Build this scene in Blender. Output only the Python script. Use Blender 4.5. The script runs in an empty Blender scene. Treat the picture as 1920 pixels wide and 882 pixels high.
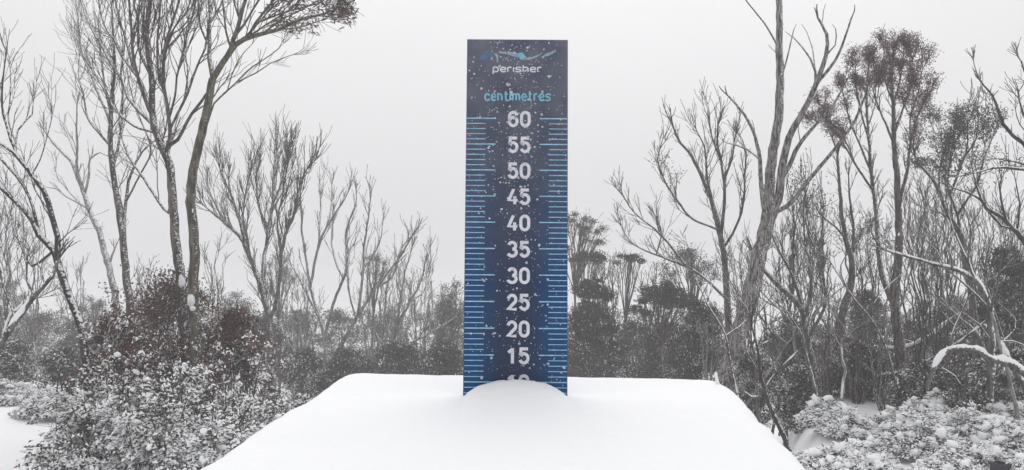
import bpy, math, random
import numpy as np
from mathutils import Vector, Matrix, noise as mnoise

random.seed(11)
rng = np.random.default_rng(11)
scene = bpy.context.scene
COL = scene.collection

# ------------------------------------------------------------------ camera, sky, sun, exposure
F = 1500.0            # focal length in pixels of the 1920 px wide frame
CH = 2.2              # camera height
cam_d = bpy.data.cameras.new("camera")
cam_d.sensor_width = 36.0
cam_d.lens = 36.0 * F / 1920.0
cam_d.clip_start = 0.05
cam_d.clip_end = 2000.0
cam = bpy.data.objects.new("camera", cam_d)
cam.location = (0, 0, CH)
cam.rotation_euler = (math.radians(90), 0, 0)
COL.objects.link(cam)
scene.camera = cam

SUN_EL, SUN_AZ = math.radians(54), math.radians(3)
world = bpy.data.worlds.new("World")
scene.world = world
world.use_nodes = True
wt = world.node_tree
wt.nodes.clear()
wo = wt.nodes.new("ShaderNodeOutputWorld")
bg = wt.nodes.new("ShaderNodeBackground")
bg.inputs["Strength"].default_value = 0.1
sky = wt.nodes.new("ShaderNodeTexSky")
sky.sky_type = 'NISHITA'
sky.sun_disc = False
sky.sun_elevation = SUN_EL
sky.sun_rotation = SUN_AZ
sky.dust_density = 6.0
hs = wt.nodes.new("ShaderNodeHueSaturation")
hs.inputs["Saturation"].default_value = 0.08
wt.links.new(sky.outputs[0], hs.inputs["Color"])
# overcast cloud deck: brighter towards the zenith, faint soft mottling
geo = wt.nodes.new("ShaderNodeTexCoord")
sep = wt.nodes.new("ShaderNodeSeparateXYZ")
wt.links.new(geo.outputs["Generated"], sep.inputs[0])
mx = wt.nodes.new("ShaderNodeMath"); mx.operation = 'MAXIMUM'; mx.inputs[1].default_value = 0.0
wt.links.new(sep.outputs["Z"], mx.inputs[0])
nz = wt.nodes.new("ShaderNodeTexNoise")
nz.inputs["Scale"].default_value = 1.6
nz.inputs["Detail"].default_value = 2.0
wt.links.new(geo.outputs["Generated"], nz.inputs["Vector"])
ma = wt.nodes.new("ShaderNodeMath"); ma.operation = 'MULTIPLY_ADD'
ma.inputs[1].default_value = 2.2; ma.inputs[2].default_value = 6.2
wt.links.new(mx.outputs[0], ma.inputs[0])
mb_ = wt.nodes.new("ShaderNodeMath"); mb_.operation = 'MULTIPLY_ADD'
mb_.inputs[1].default_value = 1.6; mb_.inputs[2].default_value = -0.8
wt.links.new(nz.outputs[0], mb_.inputs[0])
mc = wt.nodes.new("ShaderNodeMath"); mc.operation = 'ADD'
wt.links.new(ma.outputs[0], mc.inputs[0]); wt.links.new(mb_.outputs[0], mc.inputs[1])
# the veiled sun brightens the cloud around it
dp = wt.nodes.new("ShaderNodeVectorMath"); dp.operation = 'DOT_PRODUCT'
dp.inputs[1].default_value = (math.sin(SUN_AZ) * math.cos(SUN_EL), math.cos(SUN_AZ) * math.cos(SUN_EL), math.sin(SUN_EL))
wt.links.new(geo.outputs["Generated"], dp.inputs[0])
dm = wt.nodes.new("ShaderNodeMath"); dm.operation = 'MAXIMUM'; dm.inputs[1].default_value = 0.0
wt.links.new(dp.outputs["Value"], dm.inputs[0])
dq = wt.nodes.new("ShaderNodeMath"); dq.operation = 'POWER'; dq.inputs[1].default_value = 2.0
wt.links.new(dm.outputs[0], dq.inputs[0])
de = wt.nodes.new("ShaderNodeMath"); de.operation = 'MULTIPLY_ADD'; de.inputs[1].default_value = 4.2
wt.links.new(dq.outputs[0], de.inputs[0]); wt.links.new(mc.outputs[0], de.inputs[2])
cc = wt.nodes.new("ShaderNodeMixRGB"); cc.blend_type = 'MULTIPLY'; cc.inputs[0].default_value = 1.0
cc.inputs[2].default_value = (1.0, 0.992, 1.004, 1)
wt.links.new(de.outputs[0], cc.inputs[1])
mixw = wt.nodes.new("ShaderNodeMixRGB")
mixw.inputs[0].default_value = 0.93
wt.links.new(hs.outputs[0], mixw.inputs[1])
wt.links.new(cc.outputs[0], mixw.inputs[2])
wt.links.new(mixw.outputs[0], bg.inputs["Color"])
wt.links.new(bg.outputs[0], wo.inputs["Surface"])

sun_d = bpy.data.lights.new("sun", 'SUN')
sun_d.energy = 0.7
sun_d.angle = math.radians(60)
sun_d.color = (1.0, 0.985, 0.96)
sun = bpy.data.objects.new("sun", sun_d)
sun.rotation_euler = (math.radians(90) - SUN_EL, 0, math.radians(180) - SUN_AZ)
sun.location = (0, 0, 60)
COL.objects.link(sun)

scene.view_settings.view_transform = 'Standard'
scene.view_settings.look = 'None'
scene.view_settings.exposure = 0.06
scene.view_settings.gamma = 1.0
scene.view_settings.use_curve_mapping = False
scene.render.engine = 'CYCLES'
scene.cycles.max_bounces = 6
scene.cycles.diffuse_bounces = 3
scene.cycles.volume_bounces = 1
scene.cycles.transparent_max_bounces = 4
scene.cycles.use_denoising = True

HAZE_DENSITY = 0.0074

# ------------------------------------------------------------------ helpers
def px(x, y, d):
    return Vector(((x - 960.0) / F * d, d, CH - (y - 441.0) / F * d))

def topx(p):
    return (960 + p[0] / p[1] * F, 441 - (p[2] - CH) / p[1] * F)

def ground_z(x, y):
    z = 0.0
    if y > 11.0:
        t = y - 11.0
        z -= 0.19 * t * t / (t + 2.5)
    if y > 6.0:      # gully running down behind the platform
        q = x / y
        w = min(1.0, max(0.0, (q + 0.44) / 0.13)) * min(1.0, max(0.0, (0.40 - q) / 0.09))
        w = w * w * (3 - 2 * w)
        z -= w * 0.24 * (y - 6.0) * (1.0 if y < 11 else 11.0 / y)
    z = max(z, -14.0)
    z += 0.05 * mnoise.noise(Vector((x * 0.9, y * 0.9, 3.1)))
    z += 0.16 * mnoise.noise(Vector((x * 0.3, y * 0.3, 7.7)))
    if x < -3.0 and y > 6: z -= 0.10 * min(1, (-3.0 - x)) * 0.5 + 0.10 * max(0, x + 7.0) * min(1.0, (y - 6) / 4)
    return z

def tag(o, label=None, cat=None, group=None, kind=None):
    if label: o["label"] = label
    if cat: o["category"] = cat
    if group: o["group"] = group
    if kind: o["kind"] = kind
    return o

def empty(name, loc):
    o = bpy.data.objects.new(name, None)
    o.location = loc
    o.empty_display_size = 0.1
    COL.objects.link(o)
    return o

def mesh_obj(name, verts, polys, mats, parent=None, smooth=True, midx=None):
    """polys: list of (k,n) int arrays; midx: matching list of material indices (int or array)."""
    me = bpy.data.meshes.new(name)
    verts = np.asarray(verts, dtype=np.float32).reshape(-1, 3)
    if parent is not None:
        verts = verts - np.array(parent_world(parent), dtype=np.float32)
    polys = [np.asarray(p, dtype=np.int32) for p in polys if len(p)]
    me.vertices.add(len(verts))
    me.vertices.foreach_set("co", verts.ravel())
    nl = sum(p.size for p in polys)
    npoly = sum(len(p) for p in polys)
    me.loops.add(nl)
    me.polygons.add(npoly)
    me.loops.foreach_set("vertex_index", np.concatenate([p.ravel() for p in polys]))
    starts, s = [], 0
    for p in polys:
        starts.append(s + np.arange(len(p), dtype=np.int32) * p.shape[1])
        s += p.size
    me.polygons.foreach_set("loop_start", np.concatenate(starts).astype(np.int32))
    for m in mats:
        me.materials.append(m)
    if midx is not None:
        mi = np.concatenate([np.full(len(p), m, dtype=np.int32) if np.isscalar(m) else np.asarray(m, dtype=np.int32)
                             for p, m in zip(polys, midx)])
        me.polygons.foreach_set("material_index", mi)
    me.polygons.foreach_set("use_smooth", np.full(npoly, smooth, dtype=bool))
    me.update(calc_edges=True)
    me.validate()
    o = bpy.data.objects.new(name, me)
    if parent is not None:
        o.parent = parent
    COL.objects.link(o)
    return o

def parent_world(o):
    v = Vector((0, 0, 0))
    while o is not None:
        v += o.location
        o = o.parent
    return v

# ------------------------------------------------------------------ materials
def new_mat(name):
    m = bpy.data.materials.new(name)
    m.use_nodes = True
    nt = m.node_tree
    b = nt.nodes["Principled BSDF"]
    return m, nt, b

def snow_mat(name="snow", bump=0.15, scale=40.0, col=(0.90, 0.91, 0.92)):
    m, nt, b = new_mat(name)
    b.inputs["Roughness"].default_value = 0.75
    b.inputs["Specular IOR Level"].default_value = 0.25
    tc = nt.nodes.new("ShaderNodeTexCoord")
    n1 = nt.nodes.new("ShaderNodeTexNoise")
    n1.inputs["Scale"].default_value = scale
    n1.inputs["Detail"].default_value = 6
    nt.links.new(tc.outputs["Object"], n1.inputs["Vector"])
    bp = nt.nodes.new("ShaderNodeBump")
    bp.inputs["Strength"].default_value = bump
    bp.inputs["Distance"].default_value = 0.01
    nt.links.new(n1.outputs[0], bp.inputs["Height"])
    nt.links.new(bp.outputs[0], b.inputs["Normal"])
    cr = nt.nodes.new("ShaderNodeValToRGB")
    cr.color_ramp.elements[0].color = (col[0] * 0.96, col[1] * 0.96, col[2] * 0.965, 1)
    cr.color_ramp.elements[1].color = (*col, 1)
    n2 = nt.nodes.new("ShaderNodeTexNoise")
    n2.inputs["Scale"].default_value = scale * 0.08
    nt.links.new(tc.outputs["Object"], n2.inputs["Vector"])
    nt.links.new(n2.outputs[0], cr.inputs[0])
    nt.links.new(cr.outputs[0], b.inputs["Base Color"])
    return m

def bark_mat(name, c0, c1, snow=0.5, scale=1.0):
    """streaky bark with snow lodged on upward facing sides and in wind-blown patches"""
    m, nt, b = new_mat(name)
    L = nt.links
    b.inputs["Roughness"].default_value = 0.85
    b.inputs["Specular IOR Level"].default_value = 0.2
    tc = nt.nodes.new("ShaderNodeTexCoord")
    mp = nt.nodes.new("ShaderNodeMapping")
    mp.inputs["Scale"].default_value = (26 * scale, 26 * scale, 5 * scale)
    L.new(tc.outputs["Object"], mp.inputs[0])
    n1 = nt.nodes.new("ShaderNodeTexNoise")
    n1.inputs["Scale"].default_value = 1.0
    n1.inputs["Detail"].default_value = 5
    L.new(mp.outputs[0], n1.inputs["Vector"])
    cr = nt.nodes.new("ShaderNodeValToRGB")
    cr.color_ramp.elements[0].position = 0.40
    cr.color_ramp.elements[1].position = 0.62
    cr.color_ramp.elements[0].color = (*c0, 1)
    cr.color_ramp.elements[1].color = (*c1, 1)
    L.new(n1.outputs[0], cr.inputs[0])
    ge = nt.nodes.new("ShaderNodeNewGeometry")
    sp = nt.nodes.new("ShaderNodeSeparateXYZ")
    L.new(ge.outputs["Normal"], sp.inputs[0])
    n2 = nt.nodes.new("ShaderNodeTexNoise")
    n2.inputs["Scale"].default_value = 34.0 * scale
    n2.inputs["Detail"].default_value = 6
    n2.inputs["Roughness"].default_value = 0.65
    L.new(tc.outputs["Object"], n2.inputs["Vector"])
    # up-facing + a windward component (wind from the camera's left front)
    dt = nt.nodes.new("ShaderNodeVectorMath"); dt.operation = 'DOT_PRODUCT'
    dt.inputs[1].default_value = (0.40, -0.35, 0.85)
    L.new(ge.outputs["Normal"], dt.inputs[0])
    a1 = nt.nodes.new("ShaderNodeMath"); a1.operation = 'MULTIPLY_ADD'
    a1.inputs[1].default_value = 2.2; a1.inputs[2].default_value = -1.1
    L.new(n2.outputs[0], a1.inputs[0])
    a2 = nt.nodes.new("ShaderNodeMath"); a2.operation = 'ADD'
    L.new(dt.outputs["Value"], a2.inputs[0]); L.new(a1.outputs[0], a2.inputs[1])
    mr = nt.nodes.new("ShaderNodeMapRange")
    th = 1.02 - snow
    mr.inputs[1].default_value = th
    mr.inputs[2].default_value = th + 0.16
    L.new(a2.outputs[0], mr.inputs[0])
    mix = nt.nodes.new("ShaderNodeMixRGB")
    mix.inputs[2].default_value = (0.86, 0.87, 0.88, 1)
    L.new(mr.outputs[0], mix.inputs[0])
    L.new(cr.outputs[0], mix.inputs[1])
    L.new(mix.outputs[0], b.inputs["Base Color"])
    bp = nt.nodes.new("ShaderNodeBump")
    bp.inputs["Strength"].default_value = 0.6
    bp.inputs["Distance"].default_value = 0.006
    L.new(n1.outputs[0], bp.inputs["Height"])
    L.new(bp.outputs[0], b.inputs["Normal"])
    return m

def leaf_mat(name, c0, c1):
    m, nt, b = new_mat(name)
    L = nt.links
    b.inputs["Roughness"].default_value = 0.6
    b.inputs["Specular IOR Level"].default_value = 0.3
    tc = nt.nodes.new("ShaderNodeTexCoord")
    n1 = nt.nodes.new("ShaderNodeTexNoise")
    n1.inputs["Scale"].default_value = 9.0
    n1.inputs["Detail"].default_value = 3
    L.new(tc.outputs["Object"], n1.inputs["Vector"])
    cr = nt.nodes.new("ShaderNodeValToRGB")
    cr.color_ramp.elements[0].position = 0.35
    cr.color_ramp.elements[1].position = 0.65
    cr.color_ramp.elements[0].color = (*c0, 1)
    cr.color_ramp.elements[1].color = (*c1, 1)
    L.new(n1.outputs[0], cr.inputs[0])
    L.new(cr.outputs[0], b.inputs["Base Color"])
    return m

def plain_mat(name, col, rough=0.6, noise_amt=0.15, scale=60.0):
    m, nt, b = new_mat(name)
    b.inputs["Roughness"].default_value = rough
    tc = nt.nodes.new("ShaderNodeTexCoord")
    n1 = nt.nodes.new("ShaderNodeTexNoise")
    n1.inputs["Scale"].default_value = scale
    n1.inputs["Detail"].default_value = 4
    nt.links.new(tc.outputs["Object"], n1.inputs["Vector"])
    cr = nt.nodes.new("ShaderNodeValToRGB")
    cr.color_ramp.elements[0].position = 0.3
    cr.color_ramp.elements[1].position = 0.7
    cr.color_ramp.elements[0].color = (*[c * (1 - noise_amt) for c in col], 1)
    cr.color_ramp.elements[1].color = (*[min(1, c * (1 + noise_amt)) for c in col], 1)
    nt.links.new(n1.outputs[0], cr.inputs[0])
    nt.links.new(cr.outputs[0], b.inputs["Base Color"])
    return m

M = {
    "snow": snow_mat(),
    "snow_ground": snow_mat("ground_snow", 0.3, 12.0),
    "snow_clump": snow_mat("clump_snow", 0.4, 30.0),
    "bark_grey": bark_mat("bark_grey", (0.045, 0.038, 0.034), (0.17, 0.152, 0.14), 0.40, 1.3),
    "bark_dark": bark_mat("bark_dark", (0.020, 0.018, 0.017), (0.065, 0.060, 0.056), 0.42),
    "bark_pale": bark_mat("bark_pale", (0.14, 0.135, 0.13), (0.30, 0.29, 0.28), 0.42),
    "bark_olive": bark_mat("bark_olive", (0.055, 0.050, 0.038), (0.16, 0.148, 0.118), 0.34, 1.2),
    "bark_mottled": bark_mat("bark_mottled", (0.045, 0.040, 0.037), (0.30, 0.285, 0.275), 0.50, 1.7),
    "bark_snowy": bark_mat("bark_snowy", (0.05, 0.046, 0.043), (0.16, 0.15, 0.145), 0.58),
    "twig": bark_mat("twig", (0.045, 0.037, 0.034), (0.11, 0.096, 0.090), 0.36),
    "twig_pale": bark_mat("twig_pale", (0.11, 0.105, 0.10), (0.21, 0.20, 0.195), 0.36),
    "leaf_dark": leaf_mat("leaf_dark", (0.032, 0.029, 0.026), (0.078, 0.072, 0.066)),
    "leaf_grey": leaf_mat("leaf_grey", (0.056, 0.049, 0.045), (0.118, 0.106, 0.099)),
    "leaf_red": leaf_mat("leaf_red", (0.075, 0.028, 0.024), (0.185, 0.080, 0.066)),
    "leaf_plum": leaf_mat("leaf_plum", (0.105, 0.054, 0.058), (0.21, 0.122, 0.126)),
    "deck": plain_mat("deck_wood", (0.16, 0.13, 0.10), 0.8, 0.3, 25),
    "box": plain_mat("box_plastic", (0.032, 0.032, 0.045), 0.45, 0.2),
}

# ------------------------------------------------------------------ tubes, leaves, lumps
class Tubes:
    def __init__(self):
        self.v = []; self.f = []
    def add(self, pts, radii, sides=6, knob=0.0):
        n = len(pts)
        base = len(self.v)
        ref = Vector((0.31, 0.87, 0.38))
        for i, p in enumerate(pts):
            t = (pts[min(i + 1, n - 1)] - pts[max(i - 1, 0)])
            if t.length < 1e-9: t = Vector((0, 0, 1))
            t.normalize()
            a = t.cross(ref)
            if a.length < 1e-3: a = t.cross(Vector((1, 0, 0)))
            a.normalize()
            b = t.cross(a)
            r = radii[i]
            for k in range(sides):
                an = 2 * math.pi * k / sides
                rr = r * (1 + (random.uniform(-knob, knob) if knob else 0))
                q = p + a * (math.cos(an) * rr) + b * (math.sin(an) * rr)
                self.v.append((q.x, q.y, q.z))
        for i in range(n - 1):
            for k in range(sides):
                k2 = (k + 1) % sides
                o = base + i * sides
                self.f.append((o + k, o + k2, o + sides + k2, o + sides + k))
    def build(self, name, mat, parent):
        if not self.f: return None
        return mesh_obj(name, self.v, [np.array(self.f)], [mat], parent)

def crook(path, freq, amp):
    n = len(path)
    out = []
    for i, (p, r) in enumerate(path):
        w = min(1.0, i / 3.0)
        v = mnoise.noise_vector(p * freq) + mnoise.noise_vector(p * freq * 2.6) * 0.45
        out.append((p + v * amp * w, r))
    return out

def smooth_path(pts, step):
    """Catmull-Rom through pts (list of (Vector, radius)), sampled about every step metres."""
    out = []
    n = len(pts)
    for i in range(n - 1):
        p0 = pts[max(i - 1, 0)]; p1 = pts[i]; p2 = pts[i + 1]; p3 = pts[min(i + 2, n - 1)]
        L = (p2[0] - p1[0]).length
        m = max(1, int(L / step))
        for j in range(m):
            t = j / m
            t2, t3 = t * t, t * t * t
            c = 0.5 * ((2 * p1[0]) + (p2[0] - p0[0]) * t + (2 * p0[0] - 5 * p1[0] + 4 * p2[0] - p3[0]) * t2
                       + (3 * p1[0] - p0[0] - 3 * p2[0] + p3[0]) * t3)
            out.append((c, p1[1] + (p2[1] - p1[1]) * t))
    out.append(pts[-1])
    return out

UP = Vector((0, 0, 1))
def rnd_unit():
    v = Vector((random.gauss(0, 1), random.gauss(0, 1), random.gauss(0, 1)))
    return v.normalized()

def grow(T, tips, p, d, L, r, lvl, up=0.25, ang=(22, 42), kids=(2, 4), wander=0.16, sides=3, rmin=0.0012, shrink=(0.5, 0.75)):
    n = max(3, min(7, int(L / 0.07)))
    seg = L / n
    pts, rad = [p.copy()], [r]
    d = d.normalized()
    dirs = [d]
    for i in range(n):
        d = (d + rnd_unit() * wander * 1.35 + UP * up * 0.35).normalized()
        p = p + d * seg
        pts.append(p)
        rad.append(max(rmin, r * (1 - 0.5 * (i + 1) / n)))
        dirs.append(d)
    T.add(pts, rad, sides)
    if lvl <= 0:
        tips.append((p, d))
        return
    for k in range(random.randint(*kids)):
        t = random.uniform(0.25, 1.0)
        i = min(n, max(1, int(t * n)))
        base = dirs[i]
        ax = rnd_unit()
        side = (ax - base * ax.dot(base))
        if side.length < 1e-3: continue
        side.normalize()
        a = math.radians(random.uniform(*ang))
        nd = base * math.cos(a) + side * math.sin(a)
        grow(T, tips, pts[i], nd, L * random.uniform(*shrink), max(rmin, rad[i] * 0.72), lvl - 1, up, ang, kids, wander, sides, rmin, shrink)
    tips.append((p, d))

def leaf_arrays(c, d, L, W, droop=0.0, pads=None, pad_th=0.006):
    """diamond leaves at centres c (N,3) along d; returns verts, tris. pads: bool mask -> verts, tris of snow pads"""
    n = len(c)
    d = d / np.maximum(1e-6, np.linalg.norm(d, axis=1, keepdims=True))
    r = rng.normal(size=(n, 3))
    s = np.cross(d, r)
    s /= np.maximum(1e-6, np.linalg.norm(s, axis=1, keepdims=True))
    L = np.broadcast_to(np.asarray(L, float), (n,))[:, None]
    W = np.broadcast_to(np.asarray(W, float), (n,))[:, None]
    nrm = np.cross(s, d)
    a = c - d * L * 0.5
    t = c + d * L * 0.5 - np.array([0, 0, 1.0]) * droop * L
    m = c - d * L * 0.08
    l = m - s * W * 0.5 + nrm * W * 0.14
    q = m + s * W * 0.5 + nrm * W * 0.14
    v = np.stack([a, l, t, q], 1).reshape(-1, 3)
    b = np.arange(n) * 4
    f = np.concatenate([np.stack([b, b + 1, b + 2], 1), np.stack([b, b + 2, b + 3], 1)])
    if pads is None:
        return v, f
    k = np.where(pads)[0]
    up = np.array([0, 0, 1.0])
    off = up * 0.003
    th = pad_th * rng.uniform(0.5, 1.5, (len(k), 1))
    k_ = lambda X: X[k]
    ctr = (k_(a) + k_(t) + k_(l) + k_(q)) / 4
    # the snow lies flatter than the leaf: sides pulled to horizontal
    sh = s[k].copy(); sh[:, 2] *= 0.2
    sh /= np.maximum(1e-6, np.linalg.norm(sh, axis=1, keepdims=True))
    pl = k_(m) - sh * W[k] * 0.66 + off
    pq = k_(m) + sh * W[k] * 0.66 + off
    pa = k_(a) * 0.92 + ctr * 0.08 + off
    pt = k_(t) * 0.88 + ctr * 0.12 + off
    pc = ctr + up * th + off
    pv = np.stack([pa, pl, pt, pq, pc], 1).reshape(-1, 3)
    b = np.arange(len(k)) * 5
    pf = np.concatenate([np.stack([b + i, b + (i + 1) % 4, b + 4], 1) for i in range(4)])
    return v, f, pv, pf

# a shared low lump used for snow clumps
def ico_lump(div):
    import bmesh
    bm = bmesh.new()
    bmesh.ops.create_icosphere(bm, subdivisions=div, radius=1.0)
    v = np.array([p.co[:] for p in bm.verts]); f = np.array([[q.index for q in fa.verts] for fa in bm.faces])
    bm.free()
    return v, f
ICO = {1: ico_lump(1), 2: ico_lump(2)}

def lumps(centres, sizes, flat=0.55):
    V, Fs, n0 = [], [], 0
    for i, (c, s) in enumerate(zip(centres, sizes)):
        LV, LF = ICO[2 if s > 0.034 else 1]
        o = Vector((random.uniform(0, 50), random.uniform(0, 50), random.uniform(0, 50)))
        disp = np.array([1 + 0.55 * mnoise.noise(Vector(p) * 1.6 + o) + 0.35 * mnoise.noise(Vector(p) * 3.6 + o) for p in LV])
        v = LV * disp[:, None] * np.array([s * random.uniform(.9, 1.7), s * random.uniform(.7, 1.1), s * flat * random.uniform(.7, 1.3)])
        R = np.array((Matrix.Rotation(random.uniform(0, 6.28), 3, 'Z') @ Matrix.Rotation(random.gauss(0, .45), 3, 'Y') @ Matrix.Rotation(random.gauss(0, .3), 3, 'X')))
        V.append(v @ R.T + np.array(c)); Fs.append(LF + n0); n0 += len(LV)
    return np.concatenate(V), np.concatenate(Fs)

# ------------------------------------------------------------------ ground
def build_ground():
    n = 210
    u = np.linspace(-1, 1, n)
    xs = 420 * np.sign(u) * (np.abs(u) * 0.045 + np.abs(u) ** 4 * 0.955)
    w = np.linspace(0, 1, n)
    ys = -25 + 25 * np.clip(w / 0.08, 0, 1) + np.where(w > 0.08, 0, 0)
    t = np.clip((w - 0.08) / 0.92, 0, 1)
    ys = ys + 22 * t + 400 * t ** 5
    V = np.array([[x, y, ground_z(x, y)] for y in ys for x in xs])
    i = np.arange(n - 1)
    a = (i[:, None] * n + i[None, :]).ravel()
    Q = np.stack([a, a + 1, a + n + 1, a + n], 1)
    o = mesh_obj("ground", V, [Q], [M["snow_ground"]])
    tag(o, "snow-covered ground falling away behind the platform", None, None, "structure")
build_ground()

# ------------------------------------------------------------------ platform with its snow
SNOW_Z = CH - 0.3056
DECK_Z = SNOW_Z - 0.071
PL_ANG = math.radians(-3.9)     # platform turned a little to the camera
PL_C = Vector((0.004, 1.245, 0))    # centre
PL_HX, PL_HY = 0.440, 0.548
ca, sa = math.cos(PL_ANG), math.sin(PL_ANG)
def pl_world(a, b, z):
    return (PL_C.x + a * ca - b * sa, PL_C.y + a * sa + b * ca, z)

BOARD_D0 = 1.523
def build_platform():
    root = empty("platform", (PL_C.x, PL_C.y, ground_z(PL_C.x, PL_C.y)))
    tag(root, "raised platform under a thick smooth slab of fresh snow, carrying the snow gauge", "platform")
    # fine height field
    na, nb = 250, 250
    A = np.linspace(-1, 1, na); B = np.linspace(-1, 1, nb)
    A = A * (PL_HX + 0.004); B = B * (PL_HY + 0.004)
    def prof(a, b):
        # rounded-rectangle distance to the edge
        wob = 0.016 * mnoise.noise(Vector((a * 4, b * 4, 1))) + 0.007 * mnoise.noise(Vector((a * 15, b * 15, 4)))
        R = 0.07
        qx = abs(a) - (PL_HX - R); qy = abs(b) - (PL_HY - R)
        sd = math.hypot(max(qx, 0), max(qy, 0)) + min(max(qx, qy), 0) - R
        e = max(0.0, -sd + wob * 0.9 - 0.004)
        fade = 0.062
        t = min(1.0, e / fade)
        h = 0.071 * (1 - (1 - t) ** 2.6) ** 0.62
        return h
    V = []
    for b in B:
        for a in A:
            x, y, _ = pl_world(a, b, 0)
            z = DECK_Z + prof(a, b)
            # heap banked up against the gauge's face
            u = (x - 0.0062) / 0.0975
            if abs(u) < 1:
                v = y - (BOARD_D0 - 0.012)
                crest = 0.0325 * (1 - abs(u + 0.05 * mnoise.noise(Vector((x * 22, 3, 1)))) ** 2.2 if abs(u) < .93 else (1 - abs(u) ** 2.2)) ** 0.8
                crest += (1 - u * u) * (0.0022 * mnoise.noise(Vector((x * 60, y * 60, 2))) + 0.0012 * mnoise.noise(Vector((x * 160, y * 160, 6))))
                fall = math.exp(-(v / (0.115 if v < 0 else 0.012)) ** 2)
                z += crest * fall
            z += 0.0030 * mnoise.noise(Vector((x * 6, y * 9, 0))) + 0.0007 * mnoise.noise(Vector((x * 40, y * 55, 5))) + 0.0003 * mnoise.noise(Vector((x * 110, y * 110, 8)))
            z -= 0.008 * max(0, x) * (1 if y > 1.5 else 0.6)
            V.append((x, y, z))
    i = np.arange(nb - 1); j = np.arange(na - 1)
    a = (i[:, None] * na + j[None, :]).ravel()
    Q = np.stack([a, a + 1, a + na + 1, a + na], 1)
    mesh_obj("snow_cover", V, [Q], [M["snow"]], root)
    # deck planks and posts under the snow
    npl = 6
    wpl = 2 * (PL_HX - 0.012) / npl
    for k in range(npl):
        a0 = -PL_HX + 0.012 + k * wpl + 0.003; a1 = a0 + wpl - 0.006
        boxpart("plank", root, a0, a1, -PL_HY + 0.012, PL_HY - 0.012, DECK_Z - 0.03, DECK_Z + 0.003, M["deck"])
    for sx in (-1, 1):
        for sy in (-1, 1):
            ax, by = sx * (PL_HX - 0.1), sy * (PL_HY - 0.1)
            boxpart("leg", root, ax - 0.045, ax + 0.045, by - 0.045, by + 0.045, -0.15, DECK_Z - 0.031, M["deck"])

def boxpart(name, root, a0, a1, b0, b1, z0, z1, mat):
    V = [pl_world(a, b, z) for z in (z0, z1) for (a, b) in ((a0, b0), (a1, b0), (a1, b1), (a0, b1))]
    Fq = [(3, 2, 1, 0), (4, 5, 6, 7), (0, 1, 5, 4), (1, 2, 6, 5), (2, 3, 7, 6), (3, 0, 4, 7)]
    return mesh_obj(name, V, [np.array(Fq)], [mat], root, smooth=False)
build_platform()

# ------------------------------------------------------------------ the snow gauge board
B_TILT = math.atan2(1.579 - 1.523, (CH + 367 / F * 1.579) - SNOW_Z)
B_ROLL = math.radians(0.40)
b_v = Vector((0, math.sin(B_TILT), math.cos(B_TILT)))
b_n = Vector((0, -math.cos(B_TILT), math.sin(B_TILT)))     # faces the camera
b_u = Vector((1, 0, 0))
ub = b_u * math.cos(B_ROLL) - b_v * math.sin(B_ROLL)
vb = b_v * math.cos(B_ROLL) + b_u * math.sin(B_ROLL)
B_O = px(966.0, 742, BOARD_D0)

def on_board(x, y):
    r = px(x, y, 1.0) - Vector((0, 0, CH))
    t = (B_O - Vector((0, 0, CH))).dot(b_n) / r.dot(b_n)
    p = Vector((0, 0, CH)) + r * t - B_O
    return p.dot(ub), p.dot(vb)

def bw(u, v, h=0.0):
    p = B_O + ub * u + vb * v + b_n * h
    return (p.x, p.y, p.z)

V15 = on_board(968, 666.3)[1]; V60 = on_board(968, 222.6)[1]
def cm(v): return V15 + (V60 - V15) * (v - 15) / 45.0
U0, U1 = -0.0995, 0.0995
VTOP = on_board(971, 74)[1]
VBOT = -0.0725

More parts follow.
